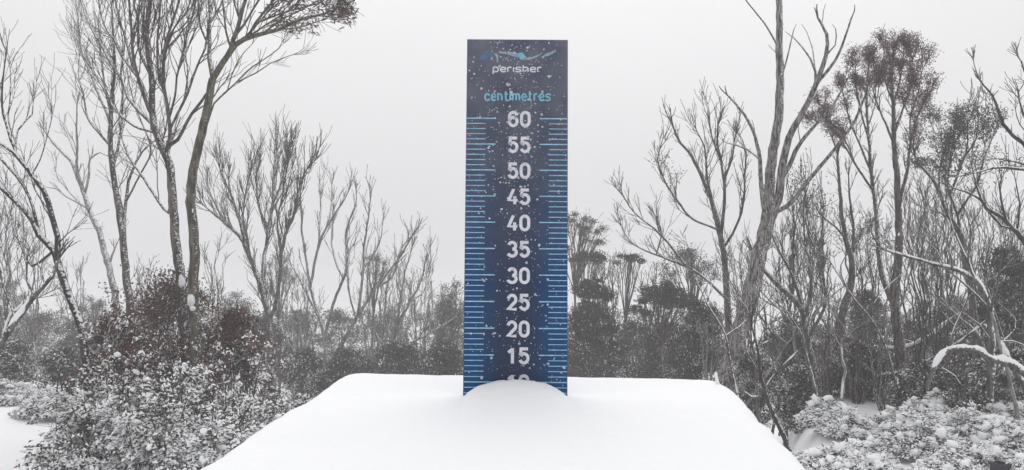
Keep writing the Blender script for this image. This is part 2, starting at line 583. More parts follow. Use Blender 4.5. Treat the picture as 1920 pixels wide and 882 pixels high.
def board_mat():
    m, nt, b = new_mat("gauge_face")
    L = nt.links
    b.inputs["Roughness"].default_value = 0.5
    b.inputs["Specular IOR Level"].default_value = 0.3
    tc = nt.nodes.new("ShaderNodeTexCoord")
    sp = nt.nodes.new("ShaderNodeSeparateXYZ")
    L.new(tc.outputs["Object"], sp.inputs[0])
    ab = nt.nodes.new("ShaderNodeMath"); ab.operation = 'ABSOLUTE'
    L.new(sp.outputs["X"], ab.inputs[0])
    mr = nt.nodes.new("ShaderNodeMapRange")
    mr.inputs[1].default_value = 0.03; mr.inputs[2].default_value = 0.075
    L.new(ab.outputs[0], mr.inputs[0])
    # printed blue side bands start below the heading
    mz = nt.nodes.new("ShaderNodeMapRange")
    mz.inputs[1].default_value = 0.60; mz.inputs[2].default_value = 0.25
    L.new(sp.outputs["Z"], mz.inputs[0])
    mm = nt.nodes.new("ShaderNodeMath"); mm.operation = 'MULTIPLY'
    L.new(mr.outputs[0], mm.inputs[0]); L.new(mz.outputs[0], mm.inputs[1])
    mix = nt.nodes.new("ShaderNodeMixRGB")
    mix.inputs[1].default_value = (0.022, 0.036, 0.082, 1)
    mix.inputs[2].default_value = (0.004, 0.060, 0.185, 1)
    L.new(mm.outputs[0], mix.inputs[0])
    # thin rime film, denser near the top edge
    n1 = nt.nodes.new("ShaderNodeTexNoise"); n1.inputs["Scale"].default_value = 22; n1.inputs["Detail"].default_value = 7
    L.new(tc.outputs["Object"], n1.inputs["Vector"])
    rz = nt.nodes.new("ShaderNodeMapRange")
    rz.inputs[1].default_value = 0.28; rz.inputs[2].default_value = 0.72
    rz.inputs[3].default_value = 0.02; rz.inputs[4].default_value = 0.30
    L.new(sp.outputs["Z"], rz.inputs[0])
    rm = nt.nodes.new("ShaderNodeMath"); rm.operation = 'MULTIPLY'
    L.new(n1.outputs[0], rm.inputs[0]); L.new(rz.outputs[0], rm.inputs[1])
    mix2 = nt.nodes.new("ShaderNodeMixRGB")
    mix2.inputs[2].default_value = (0.62, 0.60, 0.62, 1)
    L.new(rm.outputs[0], mix2.inputs[0]); L.new(mix.outputs[0], mix2.inputs[1])
    L.new(mix2.outputs[0], b.inputs["Base Color"])
    return m

PRINT_WHITE = plain_mat("print_white", (0.70, 0.70, 0.77), 0.5, 0.10, 90)
PRINT_BLUE = plain_mat("print_light_blue", (0.20, 0.47, 0.62), 0.5, 0.15, 90)
PRINT_TICK = plain_mat("print_tick_blue", (0.32, 0.56, 0.74), 0.5, 0.25, 120)
PRINT_SLATE = plain_mat("print_slate", (0.09, 0.16, 0.27), 0.5, 0.2, 90)
PRINT_PALE = plain_mat("print_pale", (0.27, 0.37, 0.48), 0.5, 0.25, 120)

def arc(cx, cy, rx, ry, a0, a1, n=14):
    return [(cx + rx * math.cos(math.radians(a0 + (a1 - a0) * i / n)), cy + ry * math.sin(math.radians(a0 + (a1 - a0) * i / n))) for i in range(n + 1)]

def chaikin(p, it=2):
    for _ in range(it):
        q = [p[0]]
        for a, b in zip(p[:-1], p[1:]):
            q.append((a[0] * .72 + b[0] * .28, a[1] * .72 + b[1] * .28))
            q.append((a[0] * .28 + b[0] * .72, a[1] * .28 + b[1] * .72))
        q.append(p[-1])
        p = q
    return p

DIG = {
    '0': [arc(.25, .56, .25, .26, 0, 180) + arc(.25, .26, .25, .26, 180, 360) + [(.5, .30), (.5, .56)]],
    '1': [[(.04, .60), (.30, .80)], [(.30, .86), (.30, -.04)]],
    '2': [arc(.25, .57, .24, .25, 170, -30) + [(.02, 0.0), (.54, 0.0)]],
    '3': [arc(.24, .61, .22, .21, 165, -85) , arc(.24, .215, .26, .215, 88, -165)],
    '4': [[(.30, .86), (.0, .20), (.55, .20)], [(.38, .44), (.38, -.04)]],
    '5': [[(.50, .82), (.06, .82), (.045, .43)] + arc(.24, .27, .26, .27, 140, -158)],
    '6': [arc(.25, .57, .25, .25, 15, 180) + arc(.25, .26, .25, .26, 180, 540)],
}
def letter(ch, w, h, asc):
    c = lambda *p: chaikin(list(p))
    return {
        'c': ([c((w, .72 * h), (w, h), (0, h), (0, 0), (w, 0), (w, .28 * h))], w),
        'e': ([c((0.0, .5 * h), (w, .5 * h))[:1] + [(w, .5 * h)] + c((w, .5 * h), (w, h), (0, h), (0, 0), (w, 0), (w, .2 * h))], w),
        'n': ([[(0, 0), (0, h)], c((0, .7 * h), (0, h), (w, h), (w, 0))], w),
        'm': ([[(0, 0), (0, h)], c((0, .7 * h), (0, h), (w * .85, h), (w * .85, 0)), c((w * .85, .7 * h), (w * .85, h), (w * 1.7, h), (w * 1.7, 0))], w * 1.7),
        't': ([c((w * .3, asc), (w * .3, 0), (w * .85, 0)), [(0, h), (w * .85, h)]], w * .8),
        'i': ([[(0, 0), (0, h)], [(0, asc * .93), (0, asc * 1.05)]], 0.0),
        'I': ([[(0, 0), (0, h)]], 0.0),
        'r': ([[(0, 0), (0, h)], c((0, .6 * h), (0, h), (w * .75, h))], w * .7),
        's': ([c((w, .8 * h), (w, h), (0, h), (0, .5 * h), (w, .5 * h), (w, 0), (0, 0), (0, .2 * h))], w),
        'p': ([[(0, -.42 * h), (0, h)], c((0, h), (w, h), (w, 0), (0, 0))], w),
        'h': ([[(0, 0), (0, asc)], c((0, .6 * h), (0, h), (w, h), (w, 0))], w),
    }[ch]

def ribbon(paths, width, h0=0.0007):
    """flat strokes in (u,v) -> verts, quads on the board"""
    V, Q = [], []
    for k, p in enumerate(paths):
        p = [q for i, q in enumerate(p) if i == 0 or math.hypot(q[0] - p[i - 1][0], q[1] - p[i - 1][1]) > 1e-6]
        n = len(p); b = len(V)
        hh = h0 + k * 0.00012
        for i in range(n):
            x0, y0 = p[max(i - 1, 0)]; x1, y1 = p[min(i + 1, n - 1)]
            dx, dy = x1 - x0, y1 - y0
            l = math.hypot(dx, dy) or 1
            nx, ny = -dy / l, dx / l
            m = 1.0
            if 0 < i < n - 1:
                ax, ay = p[i][0] - p[i - 1][0], p[i][1] - p[i - 1][1]
                la = math.hypot(ax, ay)
                co = abs((-ay / la) * nx + (ax / la) * ny)
                m = 1 / max(0.5, co)
            V.append(bw(p[i][0] + nx * width / 2 * m, p[i][1] + ny * width / 2 * m, hh))
            V.append(bw(p[i][0] - nx * width / 2 * m, p[i][1] - ny * width / 2 * m, hh))
        for i in range(n - 1):
            o = b + i * 2
            Q.append((o, o + 1, o + 3, o + 2))
    return V, Q

def build_gauge():
    root = empty("snow_gauge", bw(0, VBOT))
    tag(root, "tall navy blue snow depth board marked in centimetres, standing in the snow slab", "snow gauge")
    th = 0.009
    # board: bevelled slab
    bv = 0.0015
    ring = lambda e, h: [bw(U0 + e, VBOT + e, h), bw(U1 - e, VBOT + e, h), bw(U1 - e, VTOP - e, h), bw(U0 + e, VTOP - e, h)]
    V = ring(bv, -th) + ring(0, -th + bv) + ring(0, -bv) + ring(bv, 0)
    Q = [(3, 2, 1, 0), (12, 13, 14, 15)]
    for L_ in range(3):
        for k in range(4):
            k2 = (k + 1) % 4
            Q.append((L_ * 4 + k, L_ * 4 + k2, L_ * 4 + 4 + k2, L_ * 4 + 4 + k))
    board = mesh_obj("board", V, [np.array(Q)], [board_mat()], root, smooth=False)
    # tick marks
    def tick(u0, u1, v, t):
        V = [bw(u0, v - t / 2, .0006), bw(u1, v - t / 2, .0006), bw(u1, v + t / 2, .0006), bw(u0, v + t / 2, .0006)]
        mesh_obj("tick_mark", V, [np.array([[0, 1, 2, 3]])], [PRINT_TICK], board, smooth=False)
    for c in range(6, 61):
        v = cm(c)
        big = c % 5 == 0
        ln = 0.0590 if big else 0.0390
        t = 0.0022 if big else 0.0016
        tick(U0 + 0.0012, U0 + ln - 0.0006, v, t)
        tick(U1 - ln + (0.004 if big else 0.002), U1 - 0.0012, v, t)
    # numerals
    H = 0.0325; S = H / 1.0
    for c in range(10, 61, 5):
        s = str(c)
        paths, x = [], 0
        for ch in s:
            for p in DIG[ch]:
                paths.append([(x + q[0], q[1]) for q in p])
            x += 0.78
        wtot = x - 0.78 + 0.5
        uc = 0.0045; sc = S
        P = [[((q[0] - wtot / 2) * sc * 0.93 + uc, (q[1] - 0.41) * sc + cm(c) - 0.0012) for q in p] for p in paths]
        V, Q = ribbon(P, 0.185 * sc)
        mesh_obj("numeral", V, [np.array(Q)], [PRINT_WHITE], board, smooth=False)
    # words
    def word(txt, xl, xr, ybase, xh_px, asc_px, wl, gap, stroke, mat):
        u0, v0 = on_board(xl, ybase); u1, _ = on_board(xr, ybase)
        pxm = (u1 - u0) / (xr - xl)
        paths, x = [], 0.0
        for ch in txt:
            ps, w = letter(ch, wl, xh_px, asc_px)
            paths += [[(x + q[0], q[1]) for q in p] for p in ps]
            x += w + gap
        x -= gap
        k = (xr - xl) / x
        P = [[(u0 + q[0] * k * pxm, v0 + q[1] * pxm) for q in p] for p in paths]
        V, Q = ribbon(P, stroke * pxm)
        mesh_obj("lettering", V, [np.array(Q)], [mat], board, smooth=False)
    word("centimetres", 909.5, 1031, 188.6, 12.2, 17.5, 7.0, 5.0, 3.4, PRINT_BLUE)
    word("perIsher", 925.0, 1014.5, 135.0, 8.6, 12.5, 9.0, 4.2, 2.5, PRINT_WHITE)
    # winged emblem above the name
    def poly(pts, mat, h):
        V = [bw(*on_board(860 + x / 5.513, 65 + y / 5.513), h) for x, y in pts]
        c = np.mean(np.array(V), 0)
        n = len(V)
        V.append(tuple(c))
        mesh_obj("emblem", V, [np.array([(i, (i + 1) % n, n) for i in range(n)])], [mat], board, smooth=False)
    poly([(215, 262), (235, 215), (275, 178), (335, 158), (362, 188), (345, 230), (290, 258)], PRINT_SLATE, .0006)
    poly([(362, 195), (385, 200), (412, 218), (408, 280), (398, 300), (390, 235)], PRINT_PALE, .0008)
    poly([(412, 168), (460, 178), (540, 182), (602, 196), (618, 245), (570, 228), (500, 205), (420, 195)], PRINT_PALE, .0007)
    poly([(600, 198), (655, 186), (700, 238), (640, 262)], PRINT_BLUE, .0009)
    poly([(640, 240), (720, 246), (800, 222), (872, 190), (800, 242), (730, 265), (650, 262)], PRINT_PALE, .0010)
    poly([(850, 238), (900, 200), (960, 178), (1003, 152), (985, 192), (930, 222)], PRINT_PALE, .0007)
    # wind-blown snow flecks stuck to the face
    V, Fs = [], []
    n = 1500
    for i in range(n):
        u = random.gauss(0.002, 0.042) if random.random() < 0.6 else random.uniform(U0 + .003, U1 - .003)
        v = random.uniform(-0.0, VTOP - 0.004)
        if random.random() < 0.30: v = random.uniform(0.55 * VTOP, VTOP - 0.005)
        if not (U0 + .003 < u < U1 - .003): continue
        if -.036 < u < -.017 and any(abs(v - cm(c)) < .007 for c in range(10, 61, 5)): continue
        r = min(0.0028, 0.00062 * math.exp(random.gauss(0.1, 0.6)))
        k = 7; b = len(V)
        el = random.uniform(1, 1.7) if random.random() < 0.5 else 1; an = random.uniform(0, 3.14)
        for j in range(k):
            a = 2 * math.pi * j / k
            rr = r * random.uniform(0.65, 1.25)
            x_, y_ = rr * el * math.cos(a), rr * math.sin(a)
            V.append(bw(u + x_ * math.cos(an) - y_ * math.sin(an), v + x_ * math.sin(an) + y_ * math.cos(an), 0.0018))
        V.append(bw(u, v, 0.0018 + r * 0.7))
        Fs += [(b + j, b + (j + 1) % k, b + k) for j in range(k)]
    o = mesh_obj("snow_fleck", V, [np.array(Fs)], [FLECK], board)
    o["kind"] = "stuff"
FLECK = plain_mat("fleck_snow", (0.50, 0.52, 0.58), 0.8, 0.3, 150)
build_gauge()

# snow-crusted peg at the far corner of the platform
def build_peg():
    p0 = px(1346, 728, 1.66); p1 = px(1341.5, 697, 1.66)
    root_z = DECK_Z + 0.01
    T = Tubes()
    pts = [Vector((p0.x, p0.y, root_z))] + [p0.lerp(p1, t) for t in (0, .25, .5, .75, .9, 1)]
    T.add(pts, [.005, .0052, .0042, .0036, .0030, .0034, .0006], 8, 0.18)
    e = empty("corner_peg", pts[0])
    tag(e, "tiny snow-crusted peg sticking up at the right rear corner of the snow slab", "peg")
    T.build("snow_crust", M["snow"], e)
build_peg()

# ------------------------------------------------------------------ trees laid out limb by limb
def clump_leaves(tips, per, spread, length, width, updir=0.2, droop=0.3, snow=0.0):
    if not tips or per == 0: return None
    P = np.array([t[0][:] for t in tips]); D = np.array([t[1][:] for t in tips])
    P = np.repeat(P, per, 0); D = np.repeat(D, per, 0)
    n = len(P)
    c = P + rng.normal(size=(n, 3)) * spread
    dirs = D * 0.9 + rng.normal(size=(n, 3)) * 0.55 + np.array([0, 0, updir - droop])
    L = length * rng.uniform(0.65, 1.3, n); W = width * rng.uniform(0.7, 1.3, n)
    return leaf_arrays(c, dirs, L, W, 0.1, rng.random(n) < snow)

def add_foliage(root, tips, mats, per=6, spread=0.06, length=0.07, width=0.016, snow=0.2, droop=0.4, name="foliage", frac=None):
    r = clump_leaves(tips, per, spread, length, width, 0.2, droop, snow)
    if r is None: return
    v, f, pv, pf = r
    n = len(v) // 4
    mi = rng.integers(0, len(mats), n)
    o = mesh_obj(name, v, [f], mats, root, smooth=False, midx=[np.concatenate([mi, mi])])
    o["kind"] = "stuff"
    if len(pf):
        s = mesh_obj("leaf_snow", pv, [pf], [M["snow_clump"]], o)
        s["kind"] = "stuff"

def traced_tree(name, label, cat, d, bark, limbs, twig_mat=None, tw=None, leaf=None, group=None, to_ground=True, sides=9, seed=0, step=None, caps=None):
    random.seed(1000 + seed)
    mpp = d / F
    tw = dict(dict(gap=26, ln=(45, 95), lvl=1, t0=0.3, up=0.3, ang=(22, 42), kids=(2, 4), r=1.0, tipn=3, wander=0.16), **(tw or {}))
    built = []
    # trunk base on the ground
    first = limbs[0]
    pts0 = [px(x, y, d) for x, y in first[0]]
    w0, w1 = first[1] * mpp / 2, first[2] * mpp / 2
    if to_ground:
        b = pts0[0]
        dirv = (pts0[0] - pts0[1]).normalized()
        gz = ground_z(b.x, b.y)
        if b.z > gz and dirv.z < -0.05:
            k = (gz - 0.05 - b.z) / dirv.z
            k = min(k, 3.0)
            e = b + dirv * k
            e.z = min(e.z, gz - 0.05)
            pts0 = [e] + pts0
    root = empty(name, (pts0[0].x, pts0[0].y, max(pts0[0].z, ground_z(pts0[0].x, pts0[0].y)) if to_ground else pts0[0].z))
    tag(root, label, cat, group)
    T = Tubes(); tips = []
    tm = twig_mat or M["twig"]
    for li, L in enumerate(limbs):
        pts, wa, wb = L[0], L[1], L[2]
        opt = L[3] if len(L) > 3 else {}
        if li == 0:
            P3 = pts0
            n = len(P3)
            rad = [w0 * 1.12 + (w1 - w0 * 1.12) * (i / (n - 1)) for i in range(n)]
        else:
            # attach to the nearest built limb
            x0, y0 = pts[0]
            best, bd = None, 1e9
            for (q, _r) in built:
                sx, sy = topx(q)
                dd = (sx - x0) ** 2 + (sy - y0) ** 2
                if dd < bd: bd, best = dd, q
            dep = best.y if bd < 40 ** 2 else d
            drift = opt.get("dr", random.uniform(-0.55, 0.55))
            P3, acc = [], 0.0
            for i, (x, y) in enumerate(pts):
                if i: acc += math.hypot(x - pts[i - 1][0], y - pts[i - 1][1]) * mpp
                P3.append(px(x, y, dep + drift * acc))
            if bd < 40 ** 2: P3 = [best.copy()] + (P3[1:] if bd < 14 ** 2 else P3)
            n = len(P3)
            rad = [(wa + (wb - wa) * (i / (n - 1))) * mpp / 2 for i in range(n)]
        path = smooth_path(list(zip(P3, rad)), step or 0.09)
        # natural kinks
        path = crook(path, 3.2, 1.9 * mpp)
        jit = 0.13
        path = [(p + rnd_unit() * (r * jit if 0 < i < len(path) - 1 else 0), r) for i, (p, r) in enumerate(path)]
        LT = Tubes()
        LT.add([p for p, r in path], [r for p, r in path], sides if li == 0 else max(5, sides - 3), 0.05)
        lo_ = LT.build("trunk" if li == 0 else "branch", opt.get("mat", bark), root)
        built += path
        if "load" in opt:
            S = Tubes()
            S.add([p + Vector((0, 0, r * (.45 + opt["load"] * .5))) for p, r in path],
                  [r * (0.45 + opt["load"] * max(0, .35 + 1.3 * mnoise.noise(p * 3.1))) * (.3 if i in (0, len(path) - 1) else 1) for i, (p, r) in enumerate(path)], 8, .1)
            S.build("snow_load", M["snow_clump"], lo_)
        # twigs along the limb
        if opt.get("tw", 1) > 0:
            m = len(path)
            lenpx = sum((path[i + 1][0] - path[i][0]).length for i in range(m - 1)) / mpp
            t0 = opt.get("t0", tw["t0"] if li else max(0.55, tw["t0"]))
            cnt = int(lenpx * (1 - t0) / tw["gap"] * opt.get("tw", 1))
            for k in range(cnt):
                t = t0 + (1 - t0) * (k + random.random()) / max(1, cnt)
                i = min(m - 2, max(0, int(t * (m - 1))))
                base = (path[i + 1][0] - path[i][0]).normalized()
                ax = rnd_unit(); side = ax - base * ax.dot(base)
                if side.length < 1e-3: continue
                side.normalize()
                side = (side + UP * 0.35).normalized()
                a = math.radians(random.uniform(*tw["ang"]))
                nd = base * math.cos(a) + side * math.sin(a)
                ln = random.uniform(*tw["ln"]) * mpp * (1.1 - 0.45 * t)
                r = min(path[i][1] * 0.55, max(1.0 * mpp, 0.020 * ln) * tw["r"])
                grow(T, tips, path[i][0], nd, ln, r, tw["lvl"], tw["up"], tw["ang"], tw["kids"], tw["wander"], 4 if r > 1.2 * mpp else 3, rmin=0.42 * mpp)
            for k in range(opt.get("tipn", tw["tipn"])):
                i = m - 1
                base = (path[i][0] - path[i - 1][0]).normalized()
                nd = (base + rnd_unit() * 0.35).normalized()
                grow(T, tips, path[i][0], nd, random.uniform(*tw["ln"]) * mpp * 0.8 * opt.get("tl", 1), path[i][1] * 0.85, tw["lvl"], tw["up"], tw["ang"], tw["kids"], tw["wander"], 4, rmin=0.42 * mpp)
    if caps:
        for x, y, q in caps:
            Vc, Fc = lumps([tuple(px(x, y, d - 0.05))], [q * mpp * .75], 1.4)
            mesh_obj("snow_cap", Vc, [Fc], [M["snow_clump"]], root)
    o = T.build("twigs", tm, root)
    if o is not None: o["kind"] = "stuff"
    if leaf:
        lf = dict(leaf)
        box = lf.pop("where", None)
        use = tips
        if box: use = [t for t in tips if box(*topx(t[0]))]
        keep = lf.pop("keep", 1.0)
        use = [t for t in use if random.random() < keep]
        add_foliage(root, use, **lf)
    return root

# --- left: the two close stems and their neighbours
traced_tree("bare_tree", "tall grey tree with many upswept limbs, just left of the olive trunk", "tree", 9.6, M["bark_grey"], [
    ([(352, 690), (347, 640), (342, 566), (335, 491), (328, 440), (322, 350), (317, 305), (303, 275), (293, 250), (287, 218), (284, 147), (277, 88), (275, 53), (281, 18), (284, -30), (282, -90)], 19, 6),
    ([(288, 240), (258, 206), (240, 183), (228, 150), (208, 118), (187, 80), (169, 50), (158, 21), (146, -15)], 7, 2.5),
    ([(286, 218), (279, 205), (267, 171), (258, 145), (250, 118), (246, 80), (245, 38), (242, 0), (238, -50)], 8, 3),
    ([(258, 145), (228, 106), (214, 74), (202, 62), (190, 30), (184, -10)], 5, 2),
    ([(252, 128), (236, 77), (224, 35), (218, 10), (212, -30)], 4.5, 2),
    ([(287, 256), (252, 236), (214, 204), (199, 174), (172, 133), (158, 109), (149, 91), (146, 59)], 5.5, 1.8),
    ([(316, 290), (318, 257), (317, 224), (308, 165), (305, 97), (317, 59), (332, 18), (342, -20)], 8, 3.5),
    ([(319, 245), (344, 192), (364, 142), (376, 109), (385, 91), (388, 65)], 5.5, 2.5, {"tw": .5}),
    ([(308, 170), (299, 156), (293, 97), (299, 30), (303, -20)], 5, 2.5),
    ([(320, 385), (315, 400), (280, 350), (250, 310), (235, 280), (228, 262)], 6, 2.5, {"tw": .6}),
    ([(325, 282), (333, 262), (360, 215), (385, 180), (396, 165)], 8, 4, {"tw": .5, "tipn": 0}),
    ([(317, 224), (328, 180), (334, 130), (345, 92), (356, 48), (365, 10), (368, -30)], 4.5, 2),
    ([(284, 147), (262, 100), (258, 60), (262, 20), (258, -30)], 4.5, 2),
    ([(305, 110), (320, 62), (350, 22), (362, -20)], 4, 1.8),
    ([(334, 130), (352, 90), (372, 40), (380, -15)], 4, 1.8),
    ([(345, 192), (352, 140), (348, 95), (354, 60)], 3.4, 1.5),
    ([(279, 100), (268, 55), (272, 10), (268, -40)], 4, 1.8),
], tw=dict(gap=17, ln=(60, 130), lvl=1, up=0.30, r=1.0, kids=(3, 5)), seed=1, caps=[(340, 528, 8), (347, 610, 5), (352, 640, 5)])

traced_tree("olive_tree", "olive-tinged smooth trunk whose right limb sweeps out to leafy sprays at the top edge", "tree", 9.2, M["bark_olive"], [
    ([(362, 745), (368, 640), (361, 556), (365, 491), (364, 440), (358, 380), (362, 320), (375, 265), (385, 220), (393, 180), (399, 148)], 20, 13.5, {"tw": 0}),
    ([(398, 152), (410, 130), (431, 100), (458, 74), (493, 62), (523, 56), (552, 41), (594, 30), (628, 18)], 13.5, 2.0, {"tl": .35}),
    ([(398, 152), (392, 110), (391, 88), (394, 45), (392, 0), (396, -60)], 9, 4),
    ([(425, 108), (434, 91), (449, 38), (456, 15), (464, -10), (470, -60)], 10, 5),
    ([(458, 74), (470, 60), (479, 44), (499, 18), (520, -10), (535, -50)], 6, 3),
    ([(476, 48), (510, 32), (552, 18), (600, 6), (625, -10)], 4, 1.6, {"tl": .35}),
    ([(385, 240), (390, 228), (402, 195), (426, 171), (443, 156), (482, 136), (508, 118), (549, 103)], 4.5, 1.4, {"tw": .7}),
    ([(443, 156), (464, 133), (493, 112), (523, 91), (529, 80)], 2.8, 1.2, {"tw": .7}),
    ([(428, 168), (440, 127), (458, 100), (473, 83)], 2.6, 1.2, {"tw": .7}),
    ([(440, 78), (468, 30), (490, -10), (500, -60)], 5, 2.5),
    ([(391, 88), (376, 50), (371, 5), (366, -45)], 4.5, 2),
    ([(394, 45), (410, 18), (425, -25)], 4, 2),
    ([(432, 95), (424, 60), (420, 20), (414, -35)], 4.5, 2),
    ([(449, 38), (440, 8), (432, -35)], 4, 2),
    ([(458, 74), (500, 46), (540, 20), (575, -12)], 3.6, 1.6),
    ([(470, 60), (512, 12), (540, -20)], 3.4, 1.6),
    ([(523, 56), (565, 34), (600, 26), (632, 26)], 2.4, 1.0, {"tl": .35}),
    ([(523, 56), (560, 52), (590, 42), (610, 36)], 2.4, 1.2),
    ([(493, 62), (530, 36), (580, 12), (620, -15)], 3, 1.4),
], tw=dict(gap=22, ln=(40, 90), lvl=1, up=0.22), seed=2, caps=[(359, 563, 9), (361, 578, 7), (366, 652, 6)],
   leaf=dict(mats=[M["leaf_plum"], M["leaf_dark"]], per=8, spread=0.04, length=0.085, width=0.016, snow=0.05, droop=0.3,
             where=lambda x, y: 500 < x < 662 and y < 58))

traced_tree("bare_tree", "slender bare tree with a fan of thin upright branches, left of the tall grey tree", "tree", 10.6, M["bark_grey"], [
    ([(250, 640), (245, 586), (237, 516), (230, 440), (220, 380), (212, 320), (206, 275), (207, 210), (210, 170), (215, 120), (211, 60), (209, 10)], 15, 3),
    ([(206, 272), (185, 248), (165, 220), (155, 175), (148, 140), (150, 100)], 5, 1.5),
    ([(207, 240), (190, 190), (175, 150), (155, 105), (148, 65), (147, 30)], 5, 1.6),
    ([(233, 470), (235, 380), (245, 330), (268, 285), (288, 266)], 7, 3, {"tw": .6}),
    ([(212, 315), (226, 250), (229, 190), (228, 130), (236, 70), (234, 20)], 5, 2),
    ([(207, 215), (195, 150), (190, 100), (184, 50), (188, 10)], 4, 1.6),
    ([(236, 372), (262, 330), (283, 285), (270, 240), (250, 190), (242, 150)], 4, 1.6, {"tw": .7}),
], tw=dict(gap=22, ln=(50, 100), lvl=1, up=0.35), seed=3)

traced_tree("dead_tree", "pale dead forked tree in mist between the dark leaning tree and slender fan tree", "tree", 17.0, M["bark_pale"], [
    ([(222, 610), (215, 551), (200, 491), (187, 441), (170, 400), (152, 350), (138, 312), (120, 290), (95, 260), (82, 245)], 13, 3),
    ([(152, 350), (145, 320), (145, 280), (143, 240), (145, 198)], 6, 2.2),
    ([(158, 365), (166, 330), (169, 300), (188, 286), (201, 292)], 5, 1.8),
    ([(166, 395), (140, 378), (125, 370), (105, 356), (85, 350)], 4.5, 1.6),
    ([(143, 300), (128, 258), (116, 230), (101, 216)], 3.5, 1.5),
    ([(150, 390), (125, 352), (110, 335), (105, 320)], 3, 1.4),
    ([(203, 500), (214, 470), (222, 450)], 5, 2),
], twig_mat=M["twig_pale"], tw=dict(gap=30, ln=(25, 55), lvl=1, up=0.35, tipn=3), seed=4)

traced_tree("leaning_tree", "dark snow-flecked tree leaning in from the left edge, its trunk bending into the thicket", "tree", 8.0, M["bark_dark"], [
    ([(187, 852), (175, 800), (166, 740), (165, 696), (160, 666), (155, 626), (137, 571), (115, 521), (101, 471), (75, 440), (60, 410), (30, 380), (-5, 345)], 17, 9),
    ([(108, 490), (108, 445), (90, 380), (70, 340), (50, 315), (25, 285), (-5, 267)], 11, 6),
    ([(70, 425), (55, 370), (30, 330), (-5, 292)], 6, 4),
    ([(45, 312), (30, 285), (12, 240), (5, 200), (6, 150), (10, 110)], 5, 2),
    ([(30, 290), (33, 245), (60, 215), (62, 195)], 3.5, 1.6),
    ([(28, 270), (16, 230), (20, 180), (18, 130)], 3, 1.6),
    ([(60, 328), (75, 300), (90, 250), (98, 215)], 3, 1.3),
    ([(101, 471), (112, 455), (125, 440)], 4, 2, {"tw": .5}),
    ([(100, 478), (60, 500), (45, 470), (28, 440), (20, 400)], 5, 2),
], tw=dict(gap=26, ln=(50, 100), lvl=1, up=0.3), seed=5)

traced_tree("snowy_branch_tree", "pale snow-laden bough slanting up from the lower left edge", "tree", 7.4, M["bark_snowy"], [
    ([(-60, 735), (-20, 672), (0, 646), (30, 601), (65, 556), (100, 516), (108, 490)], 15, 5, {"load": .9}),
    ([(0, 646), (20, 590), (50, 568), (70, 560)], 7, 3, {"load": .9}),
    ([(30, 601), (15, 560), (2, 520), (-5, 480)], 4, 2),
    ([(65, 556), (50, 520), (52, 480), (45, 440)], 4, 1.6),
    ([(85, 530), (75, 500), (60, 475)], 3, 1.2),
], tw=dict(gap=26, ln=(40, 80), lvl=1, up=0.25), seed=6)

# --- middle left
traced_tree("vase_tree", "vase-shaped bare tree with rounded fan of fine twigs, right of the olive trunk", "tree", 15.5, M["bark_grey"], [
    ([(510, 720), (508, 682), (505, 602), (498, 570), (491, 540), (474, 495), (457, 455), (434, 427), (405, 405), (390, 392)], 15, 3.5),
    ([(499, 575), (493, 506), (502, 438), (510, 387), (513, 330), (519, 285)], 9, 2.5),
    ([(505, 600), (518, 560), (526, 500), (528, 462), (547, 410), (564, 347), (576, 315)], 8, 2.2),
    ([(462, 461), (445, 398), (425, 350), (412, 318)], 5, 2),
    ([(480, 505), (460, 440), (458, 380), (468, 330)], 4.5, 1.8),
    ([(457, 455), (420, 410), (400, 375), (388, 345)], 4, 1.6),
    ([(502, 438), (486, 390), (480, 340), (488, 305)], 4, 1.6),
    ([(527, 472), (520, 420), (530, 360), (540, 310), (548, 285)], 4, 1.6),
    ([(510, 387), (528, 340), (538, 290)], 3.5, 1.4),
], tw=dict(gap=9, ln=(45, 85), lvl=1, up=0.45, ang=(14, 32), kids=(4, 6)), seed=7)

traced_tree("dead_shrub", "many-stemmed pale bare tree with crooked upright tips, second left of the snow gauge", "tree", 17.5, M["bark_pale"], [
    ([(614, 720), (612, 687), (607, 631), (595, 585), (581, 529), (570, 461), (564, 393), (562, 365)], 8, 2.2),
    ([(587, 540), (595, 472), (612, 427), (638, 387), (652, 362)], 6, 2),
    ([(598, 465), (600, 410), (601, 365)], 4.5, 2),
    ([(613, 640), (627, 563), (649, 506), (649, 438), (666, 387), (668, 372)], 6.5, 2),
    ([(640, 525), (626, 480), (622, 430), (626, 395)], 4, 1.8),
    ([(605, 610), (580, 560), (560, 520), (545, 500)], 4, 1.6),
    ([(612, 427), (622, 380), (622, 345)], 4, 1.8),
], twig_mat=M["twig_pale"], tw=dict(gap=24, ln=(28, 60), lvl=1, up=0.5, ang=(15, 32)), seed=8)

traced_tree("dead_shrub", "pale bare tree leaning right with a long slanting limb, nearest left of the snow gauge", "tree", 16.5, M["bark_pale"], [
    ([(608, 725), (618, 684), (644, 642), (672, 591), (706, 540), (740, 495), (765, 458)], 10, 2.5),
    ([(672, 590), (680, 517), (683, 461), (692, 400), (695, 378)], 6, 2),
    ([(690, 562), (690, 500), (712, 455), (716, 425)], 4, 1.5),
    ([(706, 540), (735, 520), (752, 470), (772, 442)], 4, 1.6),
    ([(668, 600), (655, 550), (650, 500), (656, 470)], 4, 1.5),
], twig_mat=M["twig_pale"], tw=dict(gap=20, ln=(30, 62), lvl=1, up=0.4, ang=(16, 34)), seed=9)

